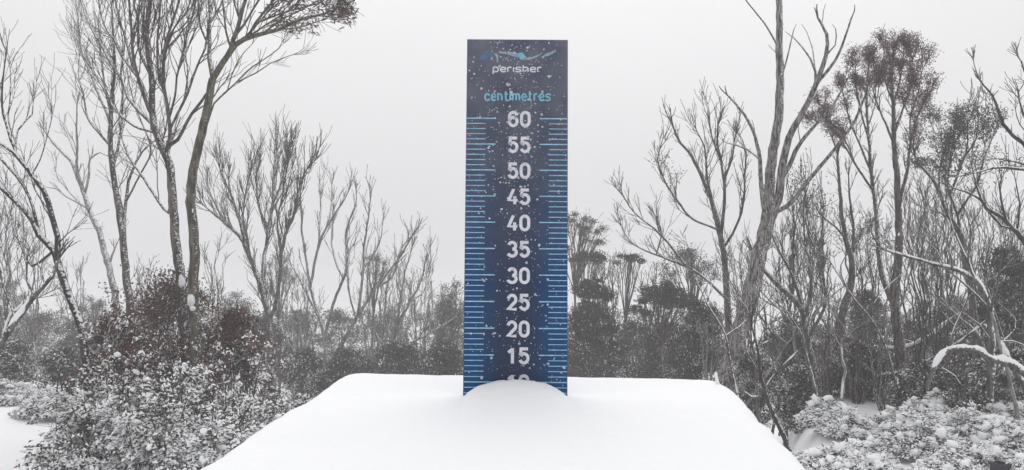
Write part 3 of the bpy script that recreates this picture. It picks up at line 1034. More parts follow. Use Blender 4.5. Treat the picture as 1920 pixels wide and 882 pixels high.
traced_tree("dead_shrub", "low spreading bare shrub of fine pale twigs just left of the snow gauge", "shrub", 18.5, M["bark_pale"], [
    ([(722, 715), (728, 676), (740, 619), (768, 568), (790, 525), (798, 490)], 7, 2),
    ([(735, 640), (722, 590), (726, 540), (735, 505)], 4.5, 1.6),
    ([(745, 610), (752, 560), (760, 510), (770, 475)], 4.5, 1.6),
    ([(730, 660), (700, 620), (690, 580), (700, 545)], 4, 1.5),
    ([(728, 680), (785, 636), (836, 608), (858, 590)], 6, 2),
    ([(768, 568), (795, 545), (806, 510)], 3, 1.3),
], twig_mat=M["twig_pale"], tw=dict(gap=15, ln=(32, 66), lvl=1, up=0.42, ang=(16, 34)), seed=10)

# --- right
traced_tree("dead_tree", "grey dead tree with crooked clawing branches, left of the big leaning trunk", "tree", 12.5, M["bark_grey"], [
    ([(1372, 690), (1367, 620), (1362, 540), (1358, 480), (1345, 420), (1332, 370), (1318, 335), (1298, 296), (1275, 268), (1262, 240)], 14, 3.5),
    ([(1362, 560), (1330, 530), (1287, 500), (1230, 478), (1185, 455), (1164, 424)], 7, 2.2),
    ([(1290, 502), (1247, 449), (1224, 427), (1190, 400), (1168, 366)], 5, 2),
    ([(1345, 430), (1300, 410), (1275, 385), (1247, 340), (1232, 300), (1236, 280)], 5, 1.8),
    ([(1350, 440), (1358, 390), (1357, 330), (1345, 270), (1346, 235)], 7, 2.4),
    ([(1357, 345), (1372, 300), (1378, 262)], 4.5, 1.8),
    ([(1362, 470), (1390, 400), (1396, 330), (1398, 280), (1392, 262)], 5, 1.8),
    ([(1335, 380), (1325, 320), (1322, 280), (1305, 240)], 5, 1.8),
    ([(1345, 300), (1335, 260), (1330, 225)], 4, 1.8),
    ([(1230, 478), (1240, 440), (1232, 410)], 3, 1.4),
], tw=dict(gap=13, ln=(32, 70), lvl=1, up=0.45, ang=(18, 38), kids=(3, 4)), seed=11,
   leaf=dict(mats=[M["leaf_grey"]], per=4, spread=0.05, length=0.06, width=0.014, snow=0.1, where=lambda x, y: 1220 < x < 1300 and 290 < y < 350, keep=.8))

traced_tree("leaning_tree", "thickest mottled trunk, leaning right and forking into two tall limbs right of the gauge", "tree", 10.2, M["bark_mottled"], [
    ([(1352, 730), (1366, 687), (1389, 619), (1406, 563), (1423, 483), (1440, 415), (1449, 375)], 33, 24, {"tw": 0}),
    ([(1436, 430), (1440, 390), (1445, 340), (1450, 280), (1460, 210), (1462, 140), (1461, 75), (1462, 0), (1466, -70)], 22, 10, {"tw": .45, "tl": .8}),
    ([(1446, 400), (1460, 375), (1466, 320), (1480, 260), (1500, 220), (1530, 160), (1548, 105), (1550, 65), (1533, 33)], 18, 3.5, {"tw": .45, "tipn": 2, "tl": .6}),
    ([(1528, 162), (1565, 115), (1585, 70), (1601, 24)], 6, 2.4, {"tw": .4, "tipn": 1, "tl": .4}),
    ([(1530, 158), (1529, 135), (1520, 112), (1505, 88), (1488, 70)], 5, 2, {"tw": .4, "tipn": 1, "tl": .4}),
    ([(1466, 335), (1480, 312), (1500, 270), (1530, 235), (1560, 200), (1580, 165)], 10, 3, {"tw": .5, "tl": .5}),
    ([(1456, 400), (1475, 388), (1510, 345), (1555, 290), (1600, 230), (1622, 182)], 10, 3.5, {"tw": .4, "tl": .5}),
    ([(1434, 430), (1430, 370), (1424, 300), (1411, 240), (1380, 196), (1364, 178)], 10, 3, {"tw": .5, "tl": .5}),
    ([(1460, 95), (1440, 55), (1415, 20), (1395, -8)], 4, 2, {"tw": .3, "tipn": 1}),
    ([(1463, 150), (1478, 100), (1487, 58)], 3.5, 1.6, {"tw": .3, "tipn": 1, "tl": .3}),
    ([(1548, 110), (1566, 85), (1568, 55)], 3, 1.6, {"tw": .3, "tipn": 1, "tl": .3}),
    ([(1529, 140), (1524, 90), (1512, 58)], 3, 1.5, {"tw": .3, "tipn": 1, "tl": .3}),
    ([(1424, 300), (1400, 280), (1370, 270), (1362, 268)], 4, 2, {"tw": .4, "tipn": 1, "tl": .4}),
], tw=dict(gap=48, ln=(35, 70), lvl=0, up=0.3, ang=(25, 50), tipn=2), seed=12, sides=14, caps=[(1398, 600, 4), (1384, 650, 5)])

def crown_where(x, y):
    # shell of the domed crown
    cx, cy = 1650, 250
    return 62 < y < 262 and x < 1762 and ((x - 1645) / 112.0) ** 2 + ((y - 262) / 190.0) ** 2 > 0.30
traced_tree("leafy_tree", "tall slim tree with a domed plum-brown leafy crown, right of the big leaning trunk", "tree", 10.4, M["bark_grey"], [
    ([(1712, 790), (1697, 721), (1686, 641), (1677, 561), (1682, 500), (1686, 440), (1683, 350), (1676, 270), (1675, 210), (1672, 150), (1676, 105)], 21, 3),
    ([(1676, 575), (1662, 540), (1650, 501), (1645, 441), (1640, 370), (1632, 300), (1627, 225), (1625, 165), (1630, 120)], 12, 2.5),
    ([(1638, 355), (1595, 295), (1565, 240), (1545, 205)], 5, 1.8),
    ([(1634, 320), (1612, 270), (1590, 215), (1578, 165)], 5, 1.8),
    ([(1630, 260), (1615, 210), (1604, 160), (1604, 130)], 4, 1.6),
    ([(1684, 400), (1688, 371), (1701, 324), (1705, 285), (1714, 235), (1736, 185)], 8, 2),
    ([(1676, 265), (1655, 220), (1642, 180), (1640, 130)], 5, 1.8),
    ([(1676, 255), (1692, 205), (1708, 160), (1712, 110)], 5, 1.8),
    ([(1675, 200), (1660, 150), (1658, 95)], 4, 1.6),
    ([(1675, 190), (1690, 140), (1695, 95)], 4, 1.6),
    ([(1706, 275), (1708, 220), (1722, 170), (1728, 130)], 4, 1.6),
    ([(1600, 300), (1582, 260), (1556, 235), (1540, 228)], 3.5, 1.4),
    ([(1632, 240), (1640, 200), (1648, 160)], 3, 1.4),
], tw=dict(gap=11, ln=(26, 52), lvl=1, up=0.42, ang=(16, 38), kids=(3, 5), t0=0.35), seed=13,
   leaf=dict(mats=[M["leaf_plum"], M["leaf_plum"], M["leaf_grey"]], per=34, spread=0.036, length=0.036, width=0.010, snow=0.03, droop=0.4, where=crown_where))

traced_tree("leafy_tree", "tree with a dark ragged leafy crown near the right edge, below the plum-brown crown", "tree", 11.2, M["bark_grey"], [
    ([(1830, 640), (1822, 560), (1807, 474), (1799, 436), (1782, 409), (1766, 376), (1747, 335), (1724, 311), (1716, 296)], 14, 3),
    ([(1797, 435), (1796, 403), (1782, 365), (1777, 335), (1784, 290), (1790, 250)], 6, 2),
    ([(1785, 412), (1760, 398), (1737, 390)], 4, 1.6),
    ([(1782, 365), (1800, 320), (1812, 280), (1815, 235)], 5, 1.8),
    ([(1796, 403), (1830, 350), (1845, 300), (1858, 262)], 5, 1.8),
    ([(1760, 365), (1762, 320), (1770, 280), (1765, 262)], 4, 1.6),
    ([(1812, 290), (1830, 260), (1835, 225)], 4, 1.6),
], tw=dict(gap=15, ln=(36, 76), lvl=1, up=0.4, ang=(18, 40), kids=(3, 4)), seed=14,
   leaf=dict(mats=[M["leaf_dark"], M["leaf_grey"]], per=44, spread=0.045, length=0.038, width=0.013, snow=0.04, where=lambda x, y: 200 < y < 318 and 1700 < x < 1890))

traced_tree("bare_tree", "bare crooked tree rising from the dark bush at the right edge, its stem looping", "tree", 9.4, M["bark_dark"], [
    ([(1990, 640), (1960, 520), (1918, 449), (1897, 428), (1878, 406), (1850, 392), (1839, 376), (1812, 360), (1788, 352)], 13, 2.5),
    ([(1884, 412), (1878, 380), (1875, 350), (1878, 338)], 4.5, 2),
    ([(1895, 432), (1878, 424), (1861, 406), (1850, 392)], 5, 3, {"tipn": 0}),
    ([(1840, 378), (1830, 345), (1822, 312)], 4, 1.6),
    ([(1905, 440), (1912, 400), (1908, 360), (1902, 330)], 3.5, 1.5),
], tw=dict(gap=20, ln=(36, 75), lvl=1, up=0.45, ang=(18, 38)), seed=15)

traced_tree("bare_tree", "bare branch tree reaching in from the right edge high against the sky", "tree", 9.0, M["bark_dark"], [
    ([(2010, 620), (1990, 480), (1960, 350), (1920, 270), (1900, 256), (1880, 235), (1868, 200), (1862, 180), (1843, 158)], 12, 3),
    ([(1843, 158), (1832, 140), (1826, 122)], 2.6, 1.4),
    ([(1960, 350), (1935, 321), (1900, 316), (1865, 314), (1830, 324), (1790, 332)], 9, 2),
    ([(1950, 345), (1925, 312), (1895, 302), (1870, 298)], 5, 2),
    ([(1945, 325), (1930, 240), (1918, 210), (1911, 185)], 6, 2.4),
    ([(1945, 300), (1938, 180), (1922, 135), (1915, 115)], 5, 2),
    ([(1932, 260), (1912, 235), (1904, 205)], 2.6, 1.4),
    ([(1878, 232), (1866, 220), (1861, 200)], 2, 1.1),
], tw=dict(gap=34, ln=(26, 55), lvl=1, up=0.35, t0=.5), seed=16,
   leaf=dict(mats=[M["leaf_dark"]], per=8, spread=0.06, length=0.06, width=0.016, snow=0.05, where=lambda x, y: 300 < y < 345))

traced_tree("bare_tree", "straight grey trunk with a cluster of small limbs, just left of the plum-brown tree", "tree", 11.4, M["bark_grey"], [
    ([(1575, 720), (1577, 637), (1581, 577), (1596, 536), (1596, 482), (1586, 449), (1578, 400), (1575, 350), (1570, 290)], 17, 4),
    ([(1598, 475), (1614, 435), (1639, 405), (1650, 380)], 5, 2),
    ([(1588, 452), (1569, 427), (1547, 411)], 5, 2.4),
    ([(1597, 470), (1600, 420), (1592, 360), (1592, 330)], 6, 2),
    ([(1596, 520), (1585, 495), (1586, 470)], 4, 2),
], tw=dict(gap=24, ln=(30, 66), lvl=1, up=0.4), seed=17,
   leaf=dict(mats=[M["leaf_grey"]], per=9, spread=0.07, length=0.055, width=0.015, snow=0.08, where=lambda x, y: 425 < y < 480))

traced_tree("forked_tree", "slanting trunk splitting into a sheaf of upright stems, right of the thickest trunk", "tree", 10.8, M["bark_snowy"], [
    ([(1548, 800), (1544, 741), (1527, 700), (1515, 650), (1509, 607), (1503, 580), (1482, 555), (1454, 531), (1434, 508)], 17, 9, {"tw": .6, "load": .3}),
    ([(1501, 575), (1495, 545), (1482, 509), (1460, 468), (1449, 440), (1446, 410)], 7, 2.4),
    ([(1490, 555), (1489, 506), (1487, 454), (1490, 414), (1484, 380)], 6, 2),
    ([(1512, 610), (1520, 547), (1520, 495), (1509, 460), (1507, 400), (1510, 365)], 6, 2),
    ([(1520, 590), (1539, 550), (1536, 509), (1530, 476), (1514, 427), (1512, 390)], 6, 2),
    ([(1516, 630), (1547, 574), (1544, 514), (1544, 482), (1541, 427), (1544, 395)], 6, 2),
    ([(1548, 560), (1560, 535), (1548, 505)], 3, 1.4),
    ([(1509, 600), (1470, 582), (1445, 570), (1428, 560)], 4, 2, {"tw": .2}),
    ([(1509, 620), (1465, 605), (1440, 590), (1424, 592)], 4, 2, {"tw": .2}),
], tw=dict(gap=15, ln=(38, 80), lvl=1, up=0.5, ang=(14, 32)), seed=18)

traced_tree("thin_tree", "thin dark crooked stem rising from the snow beside the platform's right edge", "tree", 9.2, M["bark_dark"], [
    ([(1466, 812), (1460, 795), (1440, 751), (1426, 706), (1421, 651), (1409, 611), (1412, 580)], 10, 3),
    ([(1425, 700), (1400, 660), (1396, 650)], 3, 1.4),
    ([(1435, 735), (1420, 720), (1395, 735)], 3, 1.4),
    ([(1421, 655), (1440, 640), (1436, 590), (1428, 550)], 4, 1.6),
], tw=dict(gap=34, ln=(25, 55), lvl=1, up=0.35), seed=19)

traced_tree("arching_tree", "dark tree whose snow-topped limb arches far to the left across the right-hand stems", "tree", 9.0, M["bark_snowy"], [
    ([(1852, 790), (1855, 740), (1858, 679), (1857, 623), (1858, 581), (1846, 552), (1829, 525), (1805, 511), (1773, 500), (1728, 489), (1687, 477), (1658, 468)], 16, 4, {"load": .55}),
    ([(1855, 590), (1829, 552), (1805, 531), (1787, 514)], 6, 2.5),
    ([(1846, 552), (1825, 516), (1800, 456), (1788, 430), (1770, 380)], 7, 2.5),
    ([(1829, 525), (1815, 490), (1820, 440), (1812, 400)], 5, 2),
    ([(1773, 500), (1755, 470), (1740, 455)], 3, 1.5),
    ([(1857, 640), (1835, 610), (1810, 590)], 4, 2),
], tw=dict(gap=26, ln=(30, 68), lvl=1, up=0.4), seed=20,
   leaf=dict(mats=[M["leaf_grey"]], per=5, spread=0.05, length=0.055, width=0.015, snow=0.1, where=lambda x, y: x < 1690))

traced_tree("leaning_pole_tree", "thin pale pole-like stem leaning left against the dark arching tree", "tree", 8.8, M["bark_pale"], [
    ([(1912, 790), (1905, 761), (1885, 681), (1866, 611), (1858, 585)], 9, 5, {"tw": 0.2}),
], tw=dict(gap=50, ln=(20, 40), lvl=0), seed=21)

rt = random.Random(99)
ORD = "first second third fourth fifth sixth seventh eighth ninth tenth eleventh twelfth thirteenth fourteenth fifteenth sixteenth seventeenth eighteenth nineteenth twentieth twenty-first twenty-second".split()
for k in range(22):
    xb = 1385 + 24.0 * k + rt.uniform(-12, 12)
    d_ = rt.uniform(9.2, 13.0)
    lean = rt.uniform(-130, 130)
    yt = rt.uniform(470, 640)
    yb = 720 + rt.uniform(-20, 40)
    mx_, my_ = xb + lean * rt.uniform(.2, .45), (yb + yt) / 2
    traced_tree("crooked_stem", "%s thin crooked %s stem from the platform in the right-hand tangle, leaning %s" % (ORD[k], ("snow-flecked", "grey", "pale")[k % 3], "right" if lean > 25 else "left" if lean < -25 else "little"), "tree", d_, M["bark_snowy" if k % 3 == 0 else "bark_grey" if k % 3 == 1 else "bark_pale"], [
        ([(xb, yb), (xb + (mx_ - xb) * .5 + rt.uniform(-6, 6), (yb + my_) / 2), (mx_, my_), (xb + lean * .7 + rt.uniform(-8, 8), my_ * .5 + yt * .5), (xb + lean, yt)], rt.uniform(4, 7.5), 1.8, {"load": .5} if k % 4 == 0 else {}),
        ([(mx_, my_), (mx_ + rt.uniform(-50, 50), my_ - 40), (mx_ + rt.uniform(-80, 80), my_ - rt.uniform(70, 130))], 3.2, 1.2),
        ([(xb + lean * .7, my_ * .5 + yt * .5), (xb + lean * .7 + rt.uniform(-40, 40), yt + 10), (xb + lean * .7 + rt.uniform(-60, 60), yt - 50)], 2.6, 1.1),
    ], twig_mat=M["twig_pale" if k % 3 == 2 else "twig"], tw=dict(gap=22, ln=(28, 66), lvl=1, up=.25, ang=(22, 52), t0=.35), seed=200 + k, group="thin stems in the right-hand tangle", sides=7)

# fallen, snow-laden boughs (top-level: they lie among the stems)
def fallen(name, label, d0, d1, pts, w0, w1, seed, snow_h, side=()):
    random.seed(seed)
    n = len(pts)
    P = [px(x, y, d0 + (d1 - d0) * i / (n - 1)) for i, (x, y) in enumerate(pts)]
    R = [(w0 + (w1 - w0) * i / (n - 1)) * d0 / F / 2 for i in range(n)]
    path = smooth_path(list(zip(P, R)), 0.05)
    e = empty(name, path[0][0])
    tag(e, label, "branch")
    T = Tubes(); T.add([p for p, r in path], [r for p, r in path], 9, 0.08)
    bo_ = T.build("bough", M["bark_snowy"], e)
    S = Tubes()
    S.add([p + Vector((0, 0, r * 0.5 + snow_h * 0.25)) for p, r in path],
          [max(0.004, (r * 0.72 + snow_h * 0.35) * (0.42 + 0.9 * max(0, .45 + 1.2 * mnoise.noise(p * 6.3)) + 0.4 * random.random())) * (0.3 if i in (0, len(path) - 1) else 1) for i, (p, r) in enumerate(path)], 9, 0.22)
    S.build("snow_load", M["snow_clump"], bo_)
    for s in side:
        Q = [px(x, y, d0) for x, y in s]
        pth = smooth_path([(q, 0.012) for q in Q], 0.06)
        T = Tubes(); T.add([p for p, r in pth], [0.014 * (1 - 0.6 * i / len(pth)) for i in range(len(pth))], 6, 0.1)
        T.build("side_branch", M["bark_snowy"], e)

fallen("fallen_bough", "snow-covered bough arching over at the right edge in front of the dark tree", 8.6, 8.5,
       [(1738, 730), (1745, 706), (1762, 672), (1788, 653), (1830, 656), (1860, 674), (1890, 680), (1930, 706)], 7, 15, 31, 0.006,
       [[(1765, 690), (1790, 705), (1800, 720)], [(1838, 660), (1842, 635), (1846, 620)]])
fallen("fallen_bough", "snowy log slanting up behind the plum-brown tree's trunk", 11.0, 10.6,
       [(1650, 655), (1700, 652), (1740, 636), (1780, 606), (1812, 588)], 7, 15, 32, 0.014,
       [[(1700, 652), (1670, 672), (1655, 690)], [(1720, 645), (1690, 636), (1660, 638)]])

fallen("fallen_bough", "thin snow-lined bough crossing low behind the plum-brown tree's foot", 10.4, 10.0,
       [(1640, 705), (1690, 698), (1740, 676), (1800, 640), (1850, 600)], 8, 2.5, 33, 0.002, [[(1740, 676), (1775, 690), (1800, 688)]])
fallen("fallen_bough", "snow-lined branch dropping to the right edge behind the pale leaning pole", 9.3, 9.0,
       [(1845, 610), (1872, 640), (1900, 690), (1935, 740)], 8, 12, 34, 0.006, [[(1872, 640), (1900, 640), (1925, 650)]])
fallen("fallen_bough", "short snow-lined limb leaning from the platform's right edge into the bushes", 9.6, 9.3,
       [(1395, 735), (1420, 745), (1455, 700), (1500, 655)], 6, 2, 35, 0.002, [[(1455, 700), (1450, 670), (1462, 640)]])

# ------------------------------------------------------------------ shaped background trees and bushes
def vase_tree(name, label, xb, yb, xc, ytop, wpx, d, stems, bark, twig_mat, twigs=5, leaf=None, depth=0.35, seed=0, group=None, r0=3.0, cat="tree", lv=1, hw=0.45, kids=(2, 4)):
    """many-stemmed small tree: base pixel (xb,yb), crown centre xc, top row ytop, width wpx, all at depth d"""
    random.seed(5000 + seed)
    mpp = d / F
    b = px(xb, yb, d)
    gz = ground_z(b.x, b.y)
    fork = max(b.z, gz - 0.05)
    b.z = fork
    top = px(xc, ytop, d)
    H = top.z - b.z
    rx = wpx * mpp / 2
    root = empty(name, (b.x, b.y, gz))
    tag(root, label, cat, group)
    TT, T, tips = Tubes(), Tubes(), []
    if fork > gz:
        for s in range(3):
            o_ = Vector((random.gauss(0, .06) * rx, random.gauss(0, .06) * rx, 0))
            TT.add([Vector((b.x, b.y, gz - .05)) + o_ * 2, Vector((b.x, b.y, (gz + fork) / 2)) + o_ * 2.5, b + o_], [r0 * 1.3 * mpp, r0 * 1.1 * mpp, r0 * mpp], 6, .05)
    for s in range(stems):
        an = 2 * math.pi * (s + random.random() * .6) / stems
        rho = math.sqrt((s + 0.4) / stems) * random.uniform(.75, 1.0)
        end = Vector((top.x + rx * rho * math.cos(an), top.y + rx * rho * math.sin(an) * 0.9, top.z - H * hw * rho ** 2.2 * random.uniform(.5, 1.1)))
        bb = b + Vector((math.cos(an), math.sin(an), 0)) * rx * 0.12
        mid = bb.lerp(end, 0.5); mid.z = bb.z + (end.z - bb.z) * 0.42
        q1 = bb.lerp(mid, 0.5) + Vector((random.gauss(0, .03), random.gauss(0, .03), 0)) * H * .4
        pts = [(bb, r0 * mpp), (q1, r0 * .85 * mpp), (mid + rnd_unit() * H * .02, r0 * .65 * mpp), (mid.lerp(end, .55) + rnd_unit() * H * .025 + UP * H * .02, r0 * .42 * mpp), (end, .5 * mpp)]
        path = crook(smooth_path(pts, max(0.08, H / 26)), 2.4, 0.030 * H)
        TT.add([p for p, r in path], [r for p, r in path], 5, .05)
        m = len(path)
        for k in range(twigs):
            t = random.uniform(.38, .97)
            i = min(m - 2, int(t * m))
            base = (path[i + 1][0] - path[i][0]).normalized()
            nd = (base + rnd_unit() * .55 + UP * .2).normalized()
            grow(T, tips, path[i][0], nd, H * random.uniform(.10, .22), max(.45 * mpp, path[i][1] * .6), lv, .28, (18, 44), kids, .17, 3, rmin=.38 * mpp)
        tips.append((path[-1][0], (path[-1][0] - path[-2][0]).normalized()))
    TT.build("trunk", bark, root)
    o = T.build("twigs", twig_mat, root)
    if o is not None: o["kind"] = "stuff"
    if leaf:
        lf = dict(leaf); hmin = lf.pop("hmin", 0.6); band = lf.pop("band", 0.16)
        def on_cap(p):
            rho = min(1.3, math.hypot(p.x - top.x, p.y - top.y) / rx)
            return p.z > top.z - H * hw * rho ** 2.2 - H * band * (0.75 + 0.5 * mnoise.noise(p * 2.0))
        use = [t for t in tips if t[0].z > b.z + H * hmin and on_cap(t[0])]
        add_foliage(root, use, **lf)
    return root

LG, LD, LR, LP = M["leaf_grey"], M["leaf_dark"], M["leaf_red"], M["leaf_plum"]
UMB = dict(mats=[LG, LG, LD], per=6, spread=0.08, length=0.06, width=0.022, snow=0.03, hmin=0.5, droop=.3)

def umbrella(label, xb, yb, xc, ytop, wpx, cap, d, stems, n, seed, thick=1.0, cs=.17, fl=.42, dark=False):
    """thin stems fanning from a fork at pixel (xb,yb) to a shallow domed cap of leaf pads"""
    random.seed(6000 + seed)
    r = np.random.default_rng(6000 + seed)
    mpp = d / F
    b = px(xb, yb, d); gz = ground_z(b.x, b.y); b.z = max(b.z, gz + .1)
    top = px(xc, ytop, d)
    rx = wpx * mpp / 2; hc = cap * mpp; H = top.z - b.z
    root = empty("umbrella_tree", (b.x, b.y, gz))
    tag(root, label, "tree", "misty flat-crowned trees")
    T = Tubes()
    foot = Vector((b.x + random.gauss(0, .1), b.y, gz - .05))
    T.add([foot, foot.lerp(b, .5) + rnd_unit() * .04, b], [2.6 * mpp * thick, 2.3 * mpp * thick, 2.0 * mpp * thick], 7, .06)
    T.build("trunk", M["bark_grey"], root)
    ends = []
    for k in range(stems):
        rho = math.sqrt((k + .5) / stems) * random.uniform(.8, 1.02); an = k * 2.399 + random.uniform(-.4, .4)
        e = Vector((top.x + rx * rho * math.cos(an), top.y + rx * rho * math.sin(an), top.z - hc * rho ** 2 - hc * .6 * random.random() ** 2))
        ends.append(e)
        m1 = b.lerp(e, .35) + Vector((0, 0, H * .03)); m2 = b.lerp(e, .7) + Vector((0, 0, H * .02))
        path = crook(smooth_path([(b + rnd_unit() * .02, 1.25 * mpp * thick), (m1, 1.0 * mpp * thick), (m2, .75 * mpp), (e, .45 * mpp)], H / 14), 2.5, .018 * H)
        T = Tubes(); tips = []
        T.add([p for p, q in path], [q for p, q in path], 5)
        for q in range(3):
            i = int(len(path) * random.uniform(.45, .85))
            grow(T, tips, path[i][0], ((path[i][0] - b).normalized() + rnd_unit() * .35).normalized(), (e - path[i][0]).length * random.uniform(.7, 1.0), path[i][1] * .75, 1, .12, (14, 30), (1, 3), .1, 3, rmin=.34 * mpp)
        T.build("branch", M["twig"], root)
    E = np.array([e[:] for e in ends])
    k = r.integers(0, stems, n)
    sc = rx * cs * r.uniform(.7, 1.35, stems)
    P = E[k] + r.normal(size=(n, 3)) * sc[k][:, None] * np.array([1, 1, fl]) * r.uniform(.5, 1.2, (n, 1)) + np.array([0, 0, -.1]) * hc
    v, f, pv, pf = leaf_arrays(P, r.normal(size=(n, 3)) + np.array([0, 0, .3]), .060 * r.uniform(.6, 1.3, n), .024 * r.uniform(.6, 1.3, n), .1, r.random(n) < .03)
    mi = r.integers(0, 2, n)
    o = mesh_obj("foliage", v, [f], [LD, LD] if dark else [LG, LD], root, smooth=False, midx=[np.concatenate([mi, mi])]); o["kind"] = "stuff"
    s = mesh_obj("leaf_snow", pv, [pf], [M["snow_clump"]], o); s["kind"] = "stuff"

umbrella("misty flat-crowned tree, taller of the two touching the snow gauge's right side", 1078, 545, 1088, 390, 112, 60, 22, 20, 3200, 1, cs=.12, fl=.5)
umbrella("lower flat-crowned misty tree beside the snow gauge, under the taller one", 1095, 590, 1108, 470, 80, 18, 20, 12, 2400, 2, fl=.5, dark=True)
umbrella("thin-stemmed tree with a small flat leafy cap, right of the gauge's two crowns", 1172, 610, 1182, 474, 62, 14, 20, 10, 1500, 3, fl=.5, dark=True)
umbrella("small round-domed tree just above the large dark bush by the gauge", 1112, 610, 1112, 522, 80, 34, 18, 17, 8000, 4, cs=.15, fl=.55, dark=True)
umbrella("broad dark domed tree in the middle of the right-hand bushes", 1240, 650, 1243, 528, 112, 38, 17, 22, 11000, 5, 1.3, cs=.14, fl=.5, dark=True)
umbrella("leafy broad-topped tree behind the dead tree's clawing branches", 1300, 600, 1290, 445, 120, 70, 19, 17, 2600, 6, 1.3, fl=.65)
umbrella("far leafy round-crowned tree seen through the vase-shaped bare tree", 522, 600, 522, 470, 76, 60, 27, 15, 1900, 8, cs=.2, fl=.7)
umbrella("far small leafy crown behind the pale bare tree leaning right", 700, 590, 703, 465, 52, 40, 27, 11, 900, 9, cs=.2, fl=.7)
umbrella("far leafy tree against the left side of the snow gauge", 850, 630, 850, 520, 96, 70, 25, 15, 2400, 10, cs=.17, fl=.6)
umbrella("misty domed tree at the left edge behind the snowy bough", 25, 600, 22, 522, 66, 60, 28, 11, 2200, 13, cs=.2, fl=.8)
umbrella("misty domed tree between the dark leaning trunk and the slender fan tree", 178, 610, 176, 540, 70, 60, 28, 11, 2200, 14, cs=.2, fl=.8)

# bare saplings
SAP = [
    ("bare sapling with thin upright twigs between the olive trunk and the vase-shaped tree", 408, 640, 402, 455, 60, 19, 6, "twig", "bark_grey"),
    ("misty bare sapling at the far left behind the leaning dark tree", 60, 640, 50, 430, 120, 20, 9, "twig", "bark_grey"),
    ("misty bare sapling at the left edge with its top in the sky", 10, 620, 5, 330, 90, 14, 8, "twig", "bark_grey"),
    ("misty bare sapling between the dark leaning trunk and the pale dead tree", 150, 640, 140, 490, 100, 24, 8, "twig_pale", "bark_pale"),
    ("pale bare sapling behind the fan-shaped slender tree's trunk", 265, 640, 275, 490, 80, 18, 7, "twig_pale", "bark_pale"),
    ("pale thicket of bare stems below the many-stemmed pale tree", 565, 690, 560, 530, 110, 19, 11, "twig_pale", "bark_pale"),
    ("pale bare sapling among the bushes under the long slanting limb", 700, 690, 705, 545, 110, 19, 11, "twig_pale", "bark_pale"),
    ("pale bare sapling among the bushes just left of the snow gauge", 790, 690, 795, 515, 100, 20, 11, "twig_pale", "bark_pale"),
    ("fine pale sapling right behind the leaning pale tree's tip", 745, 670, 750, 500, 80, 22, 9, "twig_pale", "bark_pale"),
    ("bare sapling rising beside the small flat leafy cap", 1145, 630, 1140, 480, 60, 19, 8, "twig", "bark_grey"),
    ("thin bare stems left of the dead clawing tree", 1215, 640, 1225, 500, 60, 18, 7, "twig", "bark_grey"),
    ("pale bare stems in front of the dark bush at the leaning trunk's foot", 1330, 720, 1335, 600, 80, 13, 8, "twig_pale", "bark_pale"),
    ("grey bare sapling standing in the gap left of the forked sheaf of stems", 1405, 660, 1395, 440, 80, 13, 8, "twig", "bark_grey"),
    ("slender sapling with a tuft of small leaves on top, right of the forked sheaf", 1515, 640, 1522, 355, 70, 14, 8, "twig", "bark_grey"),
    ("second slender bare sapling behind the forked sheaf of stems", 1480, 620, 1478, 400, 90, 13.5, 9, "twig", "bark_grey"),
    ("fine bare sapling between the straight grey trunk and the plum-brown tree", 1632, 640, 1622, 400, 90, 12.5, 10, "twig", "bark_grey"),
    ("fine bare sapling directly right of the plum-brown tree's trunk", 1728, 640, 1722, 320, 80, 12, 11, "twig", "bark_grey"),
    ("tall fine sapling between the plum-brown tree and the dark ragged crown", 1775, 620, 1765, 330, 110, 12.8, 12, "twig", "bark_grey"),
    ("grey bare sapling in front of the dark ragged crown", 1765, 700, 1745, 390, 110, 10.5, 9, "twig", "bark_grey"),
    ("bare sapling below the dark ragged crown, near the right edge", 1845, 600, 1835, 350, 100, 12.5, 10, "twig", "bark_grey"),
    ("young bare stems at the right edge beside the dark bush", 1905, 640, 1900, 380, 70, 11.5, 8, "twig", "bark_grey"),
    ("low bare sapling behind the thin crooked stem by the platform", 1475, 720, 1460, 560, 120, 11.5, 11, "twig", "bark_grey"),
    ("bare sapling rising through the dark bush in front of the straight grey trunk", 1610, 760, 1600, 560, 130, 10.2, 11, "twig", "bark_grey"),
    ("low grey sapling left of the straight grey trunk's base", 1545, 760, 1540, 600, 90, 10.0, 9, "twig", "bark_grey"),
    ("pale snowy sapling left of the plum-brown tree's base", 1655, 770, 1650, 590, 90, 9.8, 8, "twig_pale", "bark_snowy"),
    ("dark thin sapling right of the plum-brown tree's base", 1735, 750, 1730, 560, 80, 9.8, 8, "twig", "bark_dark"),
    ("snow-dusted sapling beneath the arching snowy bough", 1800, 770, 1795, 650, 90, 9.0, 7, "twig", "bark_grey"),
]
for i, (lab, xb, yb, xc, yt, w, d, st, tm, bk) in enumerate(SAP):
    vase_tree("bare_sapling", lab, xb, yb, xc, yt, w, d, st, M[bk], M[tm], 5,
              dict(UMB, per=5, hmin=.85) if "tuft" in lab else None, seed=20 + i, group="bare saplings", hw=.4, r0=1.5 if d > 12 else 1.8)

